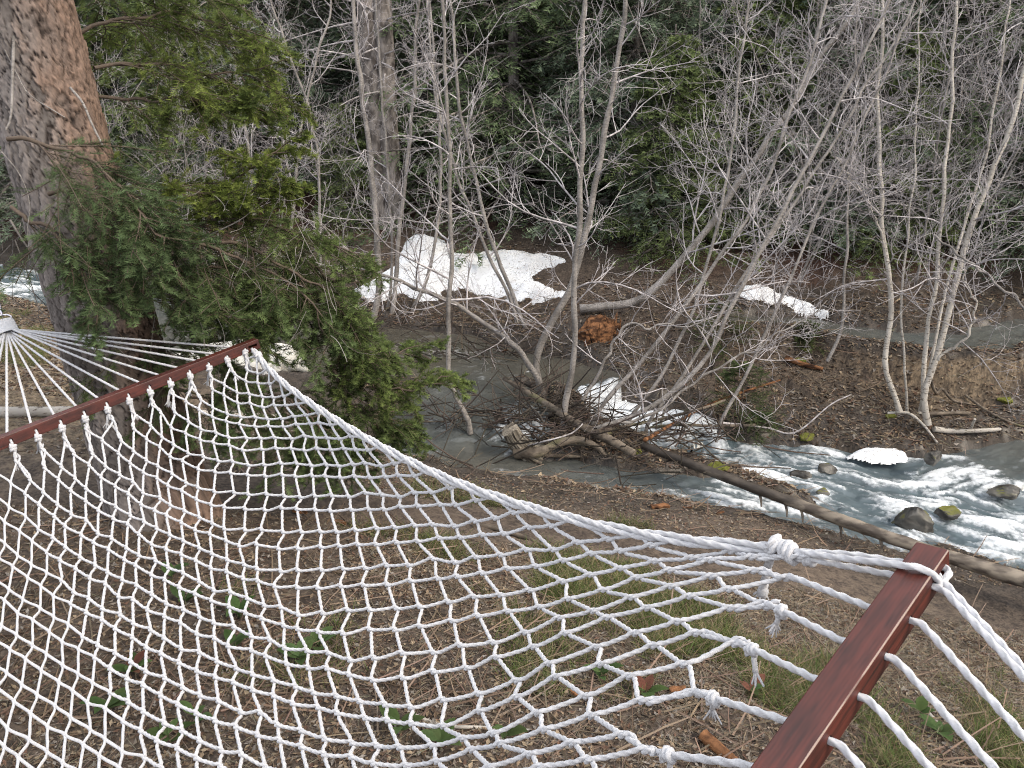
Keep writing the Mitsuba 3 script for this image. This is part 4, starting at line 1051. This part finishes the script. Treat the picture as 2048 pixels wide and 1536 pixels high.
# orange rotten stump with shards
st = thing('rotten_stump', 'crumbling orange rotten stump under the bent alder trunk', 'stump')
c0 = hit(1195, 672, 5, 9)
rr = np.random.default_rng(31)
part(st, 'core', rock_mesh(c0 + [0, .05, .02], [.20, .14, .13], 33), 'orange_rot', smooth=40)
for k in range(22):
    a = rr.uniform(0, 2 * np.pi); r_ = rr.uniform(.03, .19); b = c0 + [np.cos(a) * r_, np.sin(a) * r_ * .7, -.05]
    h = rr.uniform(.10, .24); w = rr.uniform(.016, .035)
    m = trimesh.creation.cone(radius=w, height=h, sections=5); v = np.array(m.vertices); v[:, 2] *= 1; v[:, 0] += v[:, 2] * rr.normal() * .25; v[:, 1] += v[:, 2] * rr.normal() * .2
    part(st, 'shard', (v + b, np.array(m.faces)), 'orange_rot')


def stick(label, rows, zs, r0, r1, mat='twig_bark', name='stick', seed=1, cat='stick'):
    P = log_px(rows, zs)
    single(name, label, cat, log_mesh(P, [r0, (r0 + r1) / 2, r1], seed, 8, .15, max(10, 6 * len(rows))), mat, smooth=60)


def gz1(px, py, r=0.012):
    p = hit(px, py, 1.2, 14)
    return p[2] + r


def gstick(label, rows, r0, r1, mat='twig_bark', lift=(), name='stick', seed=1, cat='stick'):
    zs = [gz1(*p, r=max(r0, r1) * .9) for p in rows]
    for k, dz in enumerate(lift): zs[k] += dz
    stick(label, rows, zs, r0, r1, mat, name, seed, cat)


gstick('pale bleached branch with a short fork lying on the right island', [(1868, 858), (1900, 862), (1940, 862), (1980, 860), (2000, 858)], .020, .013, 'pale_bark', seed=2)
gstick('short pale stub standing on the bleached branch', [(1940, 860), (1950, 838)], .011, .008, 'pale_bark', (0, .08), seed=3)
gstick('peeled orange tipped stick leaning at the foot of the pale alders', [(1775, 826), (1815, 826), (1845, 848), (1875, 886)], .010, .008, 'pale_bark', (.04, .05, .03, 0), seed=4)
gstick('dark crooked branch lying right of the pale alders', [(1862, 762), (1872, 785), (1885, 778), (1905, 800), (1940, 808)], .014, .006, 'dead_wood', (.06, .03, .03, 0, 0), seed=5)
gstick('long dark stick on the island near the right edge', [(1930, 790), (1980, 825), (2030, 848), (2070, 858)], .010, .008, 'dead_wood', seed=6)
gstick('rotting brown log piece with moss on the island', [(1570, 716), (1605, 728), (1645, 738)], .022, .016, 'orange_rot', seed=7, name='rotten_log', cat='log')
gstick('mossy thin log behind the pale stick on the island', [(1850, 828), (1900, 826), (1940, 826)], .016, .012, 'dead_wood', seed=9, name='rotten_log', cat='log')
gstick('grey straight pole on the grass behind the left ropes', [(-60, 826), (60, 824), (130, 822), (200, 822)], .032, .028, 'pale_bark', seed=10, name='grey_pole', cat='log')
gstick('pale split plank on the ground behind the net under the fir', [(400, 826), (470, 828), (560, 836)], .022, .018, 'pale_bark', seed=11, name='grey_pole', cat='log')
gstick('mossy stick in the mud in front of the tilted stump', [(1085, 910), (1130, 912), (1165, 912)], .014, .010, 'dead_wood', seed=12)
gstick('crooked white twig by the lower cascade', [(1330, 812), (1322, 860), (1340, 890), (1335, 902), (1320, 902)], .008, .005, 'pale_bark', (.12, .08, .03, .03, .03), seed=13)
gstick('stick jutting from the debris into the pool', [(900, 730), (960, 712), (1015, 700)], .012, .008, 'orange_rot', (.03, .03, .03), seed=14)
gstick('long orange splinter of wood on the debris in the pool', [(905, 752), (930, 728), (945, 708)], .007, .005, 'orange_rot', (.06, .06, .06), seed=15)
gstick('long peeled twig lying on the ground under the net', [(815, 1425), (880, 1450), (960, 1455), (1080, 1462)], .006, .004, 'pale_bark', seed=16)
gstick('grey twig on the grass beside the near bar', [(1830, 1385), (1880, 1455), (1920, 1468)], .008, .009, 'pale_bark', seed=17)
gstick('dark forked branch lying on the ground under the net centre', [(945, 1050), (985, 1056), (1050, 1075), (1085, 1090)], .016, .007, 'dead_wood', seed=18)
gstick('thin curved twig reaching from the root over the mud', [(1010, 905), (1080, 885), (1140, 868), (1165, 848)], .006, .004, 'twig_bark', (.03, .09, .12, .14), seed=19)
gstick('bare branch bent over the bank below the small fir', [(1440, 845), (1530, 855), (1590, 865), (1660, 810), (1700, 790)], .008, .004, 'twig_bark', (.1, .06, .05, .12, .15), seed=20)
gstick('reddish split branch above the cascade', [(1290, 880), (1360, 840), (1440, 800), (1560, 760)], .013, .007, 'orange_rot', (.14, .12, .12, .10), seed=21)
gstick('dark wet branch across the foot of the cascade', [(1200, 868), (1270, 860), (1350, 850), (1430, 852), (1510, 850)], .012, .010, 'dead_wood', (.08, .12, .14, .12, .10), seed=22)
gstick('upper dark branch lying over the cascade', [(1195, 862), (1290, 845), (1400, 818), (1450, 800)], .013, .008, 'dead_wood', (.10, .2, .22, .2), seed=23)
gstick('orange rotten stick on the grass under the near ropes', [(1405, 1470), (1440, 1500), (1470, 1525)], .018, .014, 'orange_rot', seed=24, name='rotten_wood', cat='rotten wood')

ROCKS = [(1838, 1045, .14, .10, .13, 'dark mossy boulder breaking the rapids near the pole'), (1600, 952, .085, .06, .05, 'dark rounded rock at the upper left of the rapids'), (1648, 985, .045, .035, .03, 'small wet rock left of the white water'), (1870, 916, .07, .06, .06, 'angular grey rock at the water edge below the island'),
         (1905, 1026, .085, .06, .045, 'low dark rock right of the mossy boulder'), (2020, 985, .12, .07, .05, 'flat dark rock at the right edge of the rapids'), (1660, 940, .09, .08, .045, 'smooth rock with water sliding over its top'), (1785, 852, .05, .045, .03, 'pale stone on the island below the pale stick'), (1815, 872, .02, .02, .015, 'small pale pebble stone on the island bank'),
         (1765, 902 - 30, .022, .02, .015, 'little brown stone on the island bank'), (1398, 890, .05, .05, .06, 'mossy stone beside the lower cascade'), (1790, 660, .03, .03, .018, 'pale stone at the back stream'), (1420, 880, .05, .04, .06, 'mossy block at the lip of the lower fall')]
for k, (px, py, a, b, c, lab) in enumerate(ROCKS):
    p = on_level(px, py, -.77) if (py > 900 and px > 1500) else hit(px, py, 2, 12)
    if k == 3: p = on_level(px, py, -.68)
    single('rock', lab, 'rock', rock_mesh(p + [0, b * .5, -c * .2], [a, b, c], 100 + k, 4), 'rock_stone', smooth=25)

# ------------------------------------------------------------------ dog in the pool
dog = thing('dog', 'white long haired dog wading in the pool, its head held low', 'dog')
W0 = on_level(588, 742, -.36)
J = lambda x, y, z: W0 + np.array([x, y, z])
SKEL = [((J(-.72, .10, .03), .13), (J(-.45, .06, .05), .17)), ((J(-.45, .06, .05), .17), (J(-.20, .02, .03), .17)), ((J(-.20, .02, .03), .16), (J(-.09, 0, .09), .115)),
        ((J(-.09, 0, .10), .105), (J(-.03, -.02, .105), .092)), ((J(-.03, -.02, .10), .088), (J(.045, -.035, .065), .050)), ((J(.045, -.035, .065), .048), (J(.10, -.045, .040), .034)),
        ((J(-.22, -.08, -.05), .07), (J(-.20, -.09, -.28), .045)), ((J(-.20, -.09, -.28), .045), (J(-.18, -.09, -.48), .04)), ((J(-.22, .12, -.05), .07), (J(-.20, .13, -.28), .045)), ((J(-.20, .13, -.28), .045), (J(-.18, .13, -.48), .04)),
        ((J(-.68, .0, -.02), .10), (J(-.60, -.02, -.22), .06)), ((J(-.60, -.02, -.22), .06), (J(-.72, -.02, -.36), .04)), ((J(-.72, -.02, -.36), .04), (J(-.68, -.02, -.5), .038)), ((J(-.68, .2, -.02), .10), (J(-.60, .22, -.22), .06)), ((J(-.60, .22, -.22), .06), (J(-.70, .22, -.5), .038)),
        ((J(-.82, .12, .06), .05), (J(-1.02, .16, -.02), .06)), ((J(-1.02, .16, -.02), .06), (J(-1.2, .2, -.06), .02))]
ball = trimesh.creation.icosphere(subdivisions=2).vertices
body = m3.Manifold.batch_boolean([m3.Manifold.hull_points(np.vstack([ball * r0 + p0, ball * r1 + p1])) for (p0, r0), (p1, r1) in SKEL], m3.OpType.Add).refine_to_length(0.02)
mm = body.to_mesh(); tm = trimesh.Trimesh(np.array(mm.vert_properties)[:, :3], np.array(mm.tri_verts), process=True)
trimesh.smoothing.filter_taubin(tm, iterations=14)
dv = np.array(tm.vertices); dv += tm.vertex_normals * (0.028 * (meshkit.fbm(dv * 26, 3, 4) - .5) * np.clip((W0[0] + .05 - dv[:, 0]) / .1, .12, 1))[:, None]
part(dog, 'body', (dv, np.array(tm.faces)), 'dog_fur', smooth=True)
for s in (-1, 1):
    e = J(-.075, -.02 + s * .085, .10)
    m = m3.Manifold.hull_points(np.vstack([ball * [.035, .016, .02] + e + [0, 0, .035], ball * [.026, .012, .02] + e + [-.01, s * .025, -.055]])).refine_to_length(.015).to_mesh()
    part(dog, 'ear', (np.array(m.vert_properties)[:, :3], np.array(m.tri_verts)), 'dog_fur', smooth=True)
    part(dog, 'eye', (ball * .0125 + J(.030, -.033 + s * .056, .100), trimesh.creation.icosphere(subdivisions=2).faces), 'dog_dark', smooth=True)
part(dog, 'nose', (ball * [.020, .023, .019] + J(.130, -.05, .050), trimesh.creation.icosphere(subdivisions=2).faces), 'dog_dark', smooth=True)


# ------------------------------------------------------------------ small firs, plants, grass, litter
def sapling(label, px, py, H, rad, seed, col, tip):
    p = hit(px, py, 2, 12); r_ = np.random.default_rng(seed)
    t = thing('fir_sapling', label, 'fir sapling')
    P = p + np.stack([.02 * np.sin(np.linspace(0, 3, 10)), 0 * np.arange(10), np.linspace(-.05, H, 10)], 1)
    part(t, 'trunk', tubes(P, np.linspace(.010, .003, 10), 6), 'twig_wood_dark', smooth=True)
    nb = 34; tb = r_.uniform(.08, .97, nb); a = np.arange(nb) * 2.4
    b = p + np.stack([0 * tb, 0 * tb, tb * H], 1)
    d = np.stack([np.cos(a), np.sin(a), r_.uniform(-.1, .4, nb)], 1); L = rad * (1.1 - tb) ** .8 * r_.uniform(.6, 1.1, nb) + .04
    P1 = curves(b, d, L, 6, r_, .1, -.3)
    b2, d2, _, t2, par = children(P1, np.ones((nb, 6)), 11, r_, .12, 1, (35, 60)); d2 = unit(d2 * [1, 1, .4])
    part(t, 'branches', tubes(P1, np.full((nb, 6), .003), 4), 'twig_wood_dark', smooth=True)
    base, dd = np.vstack([b2, P1[:, 1], P1[:, 3]]), np.vstack([d2, P1[:, 3] - P1[:, 1], P1[:, 5] - P1[:, 3]])
    LL = np.concatenate([np.clip(L[par] * .35, .03, .12), L * .4, L * .4])
    V, F, c = needles(base, dd, LL, np.tile([0, 0, 1.0], (len(base), 1)) + .3 * r_.normal(size=(len(base), 3)), 20, .022, .0034, r_, (40, 70), col, tip)
    part(t, 'crown', (V, F), 'leafy', color=c)


sapling('small green fir on the bank above the lower cascade', 1475, 838, .42, .30, 41, (.045, .062, .026), (.12, .16, .07))
sapling('tiny fir drooping over the water edge below the larger sapling', 1512, 872, .18, .20, 42, (.045, .066, .028), (.13, .17, .08))
sapling('faint young fir behind the fanning alder stems', 1440, 700, .4, .28, 43, (.045, .062, .026), (.12, .15, .06))
sapling('tiny fir seedling on the back of the island', 1610, 690, .18, .16, 44, (.045, .062, .026), (.12, .15, .06))


def scatter(n, rng, regions):
    """Ground points: each region (weight, pixel x0, x1, y0, y1) is filled evenly over its ground."""
    ws = np.array([r[0] for r in regions], float); cnt = (ws / ws.sum() * n).astype(int)
    out = []
    for (w, x0, x1, y0, y1), c in zip(regions, cnt):
        px, py = rng.uniform(x0, x1, c), rng.uniform(y0, y1, c)
        p = np.array([on_level(a, b, -.12 if b > 1050 else -.4) for a, b in zip(px, py)]); out.append(p[:, :2])
    xy = np.vstack(out)
    k, lv, w, *_ = stream_at(xy[:, 0], xy[:, 1])
    z = ground_z(xy[:, 0], xy[:, 1])
    dry = z > lv + .015
    dry |= (k > 2)
    xy, z, k = xy[dry], z[dry], k[dry]
    return np.column_stack([xy, z]), k


NEAR = [(8, -60, 2100, 1060, 1720), (3.5, 700, 2100, 960, 1220), (4, 1300, 2150, 1060, 1420), (1.0, 0, 900, 900, 1060)]
FARR = [(2.5, 1430, 2080, 660, 890), (1.2, 1080, 1420, 640, 960), (1.6, -60, 260, 590, 900), (.8, 700, 1080, 590, 700)]
rg = np.random.default_rng(301)


def blades(pts, n_per, hmin, hmax, w, lean, rng, col, tip, spread=.03, K=4):
    b = np.repeat(pts, n_per, 0); n = len(b)
    b = b + np.column_stack([rng.normal(size=(n, 2)) * spread, np.full(n, -.004)])
    a = rng.uniform(0, 2 * np.pi, n); ln = rng.uniform(*lean, n)
    d = np.stack([np.cos(a) * ln, np.sin(a) * ln, np.ones(n)], 1)
    P = curves(b, d, rng.uniform(hmin, hmax, n), K, rng, .12, -.5)
    s = unit(np.cross(P[:, -1] - P[:, 0], rng.normal(size=(n, 3))))[:, None]
    ww = w * np.linspace(1, .15, K)[None, :, None]
    V = np.stack([P - s * ww / 2, P + s * ww / 2], 2).reshape(n, -1, 3)
    f = np.concatenate([np.array([[2 * k, 2 * k + 1, 2 * k + 3], [2 * k, 2 * k + 3, 2 * k + 2]]) for k in range(K - 1)])
    F = (f[None] + (np.arange(n) * 2 * K)[:, None, None]).reshape(-1, 3)
    t = np.repeat(np.linspace(0, 1, K), 2)[None, :, None]
    c = (np.asarray(col) * (1 - t) + np.asarray(tip) * t) * (1 + .35 * rng.uniform(-1, 1, (n, 1, 1))) * (1 + .1 * rng.uniform(-1, 1, (n, 1, 3)))
    return V.reshape(-1, 3), F, np.clip(c.reshape(-1, 3), .005, .9)


def flakes(pts, size, rng, cols, curl=.4, tilt=.35, ratio=.5):
    """Fallen leaves: bent diamonds of four triangles."""
    n = len(pts); s = rng.uniform(*size, n)[:, None]
    a = rng.uniform(0, 2 * np.pi, n); u = np.stack([np.cos(a), np.sin(a), rng.normal(size=n) * tilt], 1); u = unit(u)
    v = unit(np.cross(np.array([0, 0, 1.0]) + rng.normal(size=(n, 3)) * tilt * .6, u)); nn = np.cross(u, v)
    c = pts + [0, 0, .004]
    k = rng.uniform(-curl, curl, n)[:, None]
    V = np.stack([c - u * s, c + v * s * ratio + nn * s * k, c + u * s + nn * s * .2, c - v * s * ratio + nn * s * k, c], 1)
    f = np.array([[0, 4, 1], [1, 4, 2], [2, 4, 3], [3, 4, 0]]); F = (f[None] + (np.arange(n) * 5)[:, None, None]).reshape(-1, 3)
    col = np.asarray(cols)[rng.integers(0, len(cols), n)] * (1 + .3 * rng.uniform(-1, 1, (n, 1)))
    return V.reshape(-1, 3), F, np.clip(np.repeat(col, 5, 0), .005, .9)


def chunk(*parts):
    vs, fs, cs, o = [], [], [], 0
    for v, f, c in parts:
        vs.append(v); fs.append(f + o); cs.append(c); o += len(v)
    return (np.vstack(vs), np.vstack(fs)), np.vstack(cs)


def stuff(name, label, cat, mesh, col, bsdf='dull'):
    key = numbered(name); scene[key] = mikit.ply(mesh, bsdf, color=col)
    labels[key] = {'label': label, 'category': cat, 'kind': 'stuff'}


BROWN = [(.075, .05, .034), (.12, .085, .058), (.17, .125, .085), (.05, .036, .027), (.23, .18, .125), (.10, .06, .043), (.16, .135, .11), (.19, .17, .15)]
pn, kn = scatter(80000, rg, NEAR); pf, kf = scatter(30000, rg, FARR)
m, c = chunk(flakes(pn[rg.uniform(size=len(pn)) < .55], (.004, .0125), rg, BROWN), flakes(pf, (.008, .024), rg, BROWN))
stuff('leaf_litter', 'brown dead leaves strewn over the forest floor', 'leaf litter', m, c)
# fallen needles, stalks and straw: thin lying strips
p2, _ = scatter(90000, rg, NEAR); p3, _ = scatter(15000, rg, FARR)
dry = straw_at(p2[:, 0], p2[:, 1]); c1 = (.10, .082, .062); c2 = (.24, .205, .155)
m, c = chunk(blades(p2, 1, .02, .11, .0019, (1.5, 9), rg, c1, c2, .02), blades(p3, 1, .04, .14, .0045, (1.5, 8), rg, c1, c2, .02))
stuff('dead_grass', 'dry straw stalks and needles lying on the ground', 'dead grass', m, c)
# green grass in patches
GR = [(1, 950, 1300, 1040, 1180), (.8, 1280, 1500, 1130, 1300), (1.3, 1500, 2040, 1190, 1420), (.5, 1750, 2080, 1350, 1540), (.3, 1000, 1300, 1180, 1420), (.25, 700, 1000, 1000, 1110), (.35, 0, 110, 690, 830), (.12, 450, 700, 1230, 1450)]
pg, _ = scatter(6500, rg, GR)
den = meshkit.fbm(np.column_stack([pg[:, :2] * 3.2, 0 * pg[:, 0]]), 3, 13); pg = pg[den > .47]
m, c = chunk(blades(pg, 6, .025, .085, .0030, (.2, 1.1), rg, (.055, .075, .026), (.15, .19, .07), .022), blades(pg, 4, .03, .11, .0026, (.4, 1.8), rg, (.16, .13, .08), (.34, .28, .18), .022))
stuff('grass', 'thin green and straw coloured grass tufts on the slope', 'grass', m, c, 'leafy')
# forest floor needles and twigs by the far bank
p4, _ = scatter(5200, rg, [(1, -60, 2100, 1000, 1560), (1.2, 900, 2080, 640, 980), (.8, 700, 1100, 600, 860)])
n4 = len(p4); a = rg.uniform(0, 6.28, n4)
Pt = curves(p4 + [0, 0, .006], np.stack([np.cos(a), np.sin(a), .15 * rg.normal(size=n4)], 1), rg.uniform(.05, .26, n4), 4, rg, .15, -.05)
Vt, Ft = tubes(Pt, rg.uniform(.0013, .0036, n4)[:, None] * np.linspace(1, .6, 4), 3)
stuff('fallen_twigs', 'small fallen twigs scattered over mud and litter', 'twigs', (Vt, Ft), np.repeat(colour(n4, (.13, .095, .07), .6, rg), 12, 0))

# dark sticks jammed against the alder feet and in the pool
dbp = []
for px, py, z, rx, ry, n in [(960, 715, -.36, .28, .10, 60), (1000, 830, -.42, .30, .06, 70), (940, 835, -.43, .16, .05, 30), (1120, 835, -.36, .20, .12, 90), (1080, 800, -.37, .14, .12, 40), (1250, 870, -.47, .35, .10, 70), (1400, 868, -.56, .25, .06, 50), (1150, 880, -.42, .2, .08, 40), (1330, 925, -.50, .25, .08, 40), (905, 940, -.44, .14, .06, 20), (1040, 690, -.25, .25, .12, 40), (800, 655, -.26, .25, .08, 40)]:
    c_ = on_level(px, py, z); b_ = c_ + rg.normal(size=(n, 3)) * [rx, ry, .025]; a_ = rg.uniform(0, 6.28, n)
    dbp.append(curves(b_, np.stack([np.cos(a_), np.sin(a_) * .6, rg.normal(size=n) * .35 + .12], 1), rg.uniform(.12, .5, n), 5, rg, .2, .1))
dbp = np.vstack(dbp); nd = len(dbp)
V_, F_ = tubes(dbp, rg.uniform(.002, .007, nd)[:, None] * np.linspace(1, .5, 5), 4)
stuff('driftwood_debris', 'dark tangled sticks jammed round the alder feet and along the cascades', 'debris', (V_, F_), np.repeat(colour(nd, (.05, .04, .033), .7, rg), 20, 0))

# orange wood chips, each its own piece
CHIPS = [(1560, 1330, .05, 'orange chip of bark lying beside the dangling hammock knot'), (1320, 1018, .10, 'long orange splinter on the mud below the side stream'), (1375, 1020, .05, 'small orange splinter right of the long one on the mud'), (1340, 1285 + 0, .05, 'curled orange bark piece seen through the net'), (1160, 1400, .06, 'broad rust brown bark chip under the net at centre'), (1355, 1385, .05, 'bright orange splinter under the last row of the net'), (1310, 1185, .02, 'tiny red brown leaf on the grass under the net'),
         (600, 1030, .07, 'rusty wood crumb under the far part of the net'), (680, 1050, .06, 'second rusty wood crumb right of the first under the net'), (1440, 1030, .05, 'orange chip on the mud near the pole'), (1755, 1150, .06, 'dark curled bark piece on the slope behind the near bar'), (1480, 800, .09, 'split orange stake stuck beside the small fir'), (905, 890, .02, 'orange chip at the edge of the dark water'), (930, 830, .05, 'floating orange splinter in the pool'), (1460, 1010, .04, 'orange crumb at the bank edge')]
for k, (px, py, s, lab) in enumerate(CHIPS):
    p = hit(px, py, 1.2, 10); r_ = np.random.default_rng(500 + k)
    v = np.array(trimesh.creation.box([1, 1, 1]).subdivide().subdivide().vertices); f = np.array(trimesh.creation.box([1, 1, 1]).subdivide().subdivide().faces)
    v *= np.array([s, s * r_.uniform(.18, .4), s * .12]); v[:, 1] *= 1 - .6 * np.abs(v[:, 0] / s + .2); v += .25 * s * (np.stack([meshkit.fbm(v * 40 / max(s * 10, .5) + i * 7 + k, 3, i) for i in range(3)], 1) - .5) * [.5, .5, 1]
    a = r_.uniform(-.6, .6); v = v @ np.array([[np.cos(a), np.sin(a), 0], [-np.sin(a), np.cos(a), 0], [0, 0, 1]])
    single('wood_chip', lab, 'wood chip', (v + p + [0, 0, .012 + s * .05], f), 'orange_rot')

# broad leaved plants
PLANTS = [(370, 1210, 'low leafy green plant under the left part of the net'), (345, 1165, 'small three leaved plant above the larger one under the net'), (470, 1300, 'single oval leaved plant in the shade under the net'), (270, 1350, 'reddish green leafy plant under the net near the left'), (220, 1430, 'big leafed green plant at the lower left under the net'), (390, 1450, 'two leaved plant right of the big leafed one'), (600, 1330, 'narrow upright leaf plant under the net'), (340, 1490, 'pale serrated plant near the bottom edge'), (800, 1470, 'round leaved green plant at the bottom under the net'), (880, 1500, 'clump of round leaves right of the other at the bottom'), (1010, 1480, 'small round leaf plant by the peeled twig'), (1200, 1360, 'slender green seedling under the net centre'), (1835, 1440, 'grey green broad leaf plant between the near ropes'), (1875, 1475, 'bright green leaf beside the grey twig'), (480, 1270 - 30, 'tufted green weed beside the oval leaves'), (1290, 1395, 'red leaved seedling under the last net rows'), (640, 1300, 'dark green sprig under the net'), (1500, 1395, 'leafy sprout right of the red seedling')]


def leaf_mesh(base, d, L, W, rng, up=.4):
    d = unit(d); s = unit(np.cross(d, [0, 0, 1.0])); K = 6
    t = np.linspace(0, 1, K); mid = base + d * (t * L)[:, None] + np.array([0, 0, 1.0]) * (np.sin(t * np.pi * .75) * L * .22)[:, None]
    w = (np.sin(np.pi * t ** .8) * W / 2 + .0006)[:, None]
    V = np.stack([mid - s * w + [0, 0, .15] * w, mid, mid + s * w + [0, 0, .15] * w], 1).reshape(-1, 3)
    f = []
    for k in range(K - 1):
        for o in (0, 1): f += [[3 * k + o, 3 * k + o + 1, 3 * k + o + 4], [3 * k + o, 3 * k + o + 4, 3 * k + o + 3]]
    return V, np.array(f)


for k, (px, py, lab) in enumerate(PLANTS):
    p = hit(px, py, 1.2, 8); r_ = np.random.default_rng(700 + k); t = thing('leafy_plant', lab, 'plant')
    n = int(r_.integers(4, 8)); red = 'red' in lab
    part(t, 'stem', tubes(np.stack([p - [0, 0, .01], p + [.004, 0, .03]]), np.array([.0022, .0015]), 5), 'dull_green', smooth=True)
    for q in range(n):
        a = q * 2.4 + r_.uniform(-.3, .3); L = r_.uniform(.035, .075)
        V, F = leaf_mesh(p + [0, 0, r_.uniform(.01, .035)], np.array([np.cos(a), np.sin(a), .25]), L, L * r_.uniform(.45, .62), r_)
        col = (.16, .075, .055) if red and q % 2 else (.075, .115, .045)
        part(t, 'leaf', (V, F), 'leafy', smooth=True, color=np.tile(colour(1, col, .25, r_), (len(V), 1)) * np.array([1, .8, 1] * 6)[:, None])
scene['dull_green'] = two({'type': 'principled', 'base_color': {'type': 'rgb', 'value': [.10, .10, .05]}, 'roughness': .8})
# moss cushions
for k, (px, py, s, lab) in enumerate([(1600, 725, .07, 'yellow green moss cushion by the rotting log on the island'), (1612, 700, .05, 'bright moss cushion behind the rotting log'), (1612, 872, .07, 'mossy clump on the island bank above the rapids'), (1270, 905, .05, 'moss at the end of the broken log'), (1780, 832, .05, 'moss at the foot of the crooked pale alder'), (1440, 935, .08, 'mossy tuft beside the pole at the side stream'), (2010, 800, .07, 'moss patch near the right edge of the island')]):
    p = hit(px, py, 2, 10); v, f = rock_mesh(p, [s, s * .8, s * .45], 800 + k, 4); v = v + .01 * (meshkit.fbm(v * 90, 3, k)[:, None] - .5)
    single('moss_cushion', lab, 'moss', (v, f), 'dull', smooth=True, color=colour(len(v), (.10, .105, .022), .4, np.random.default_rng(k)))
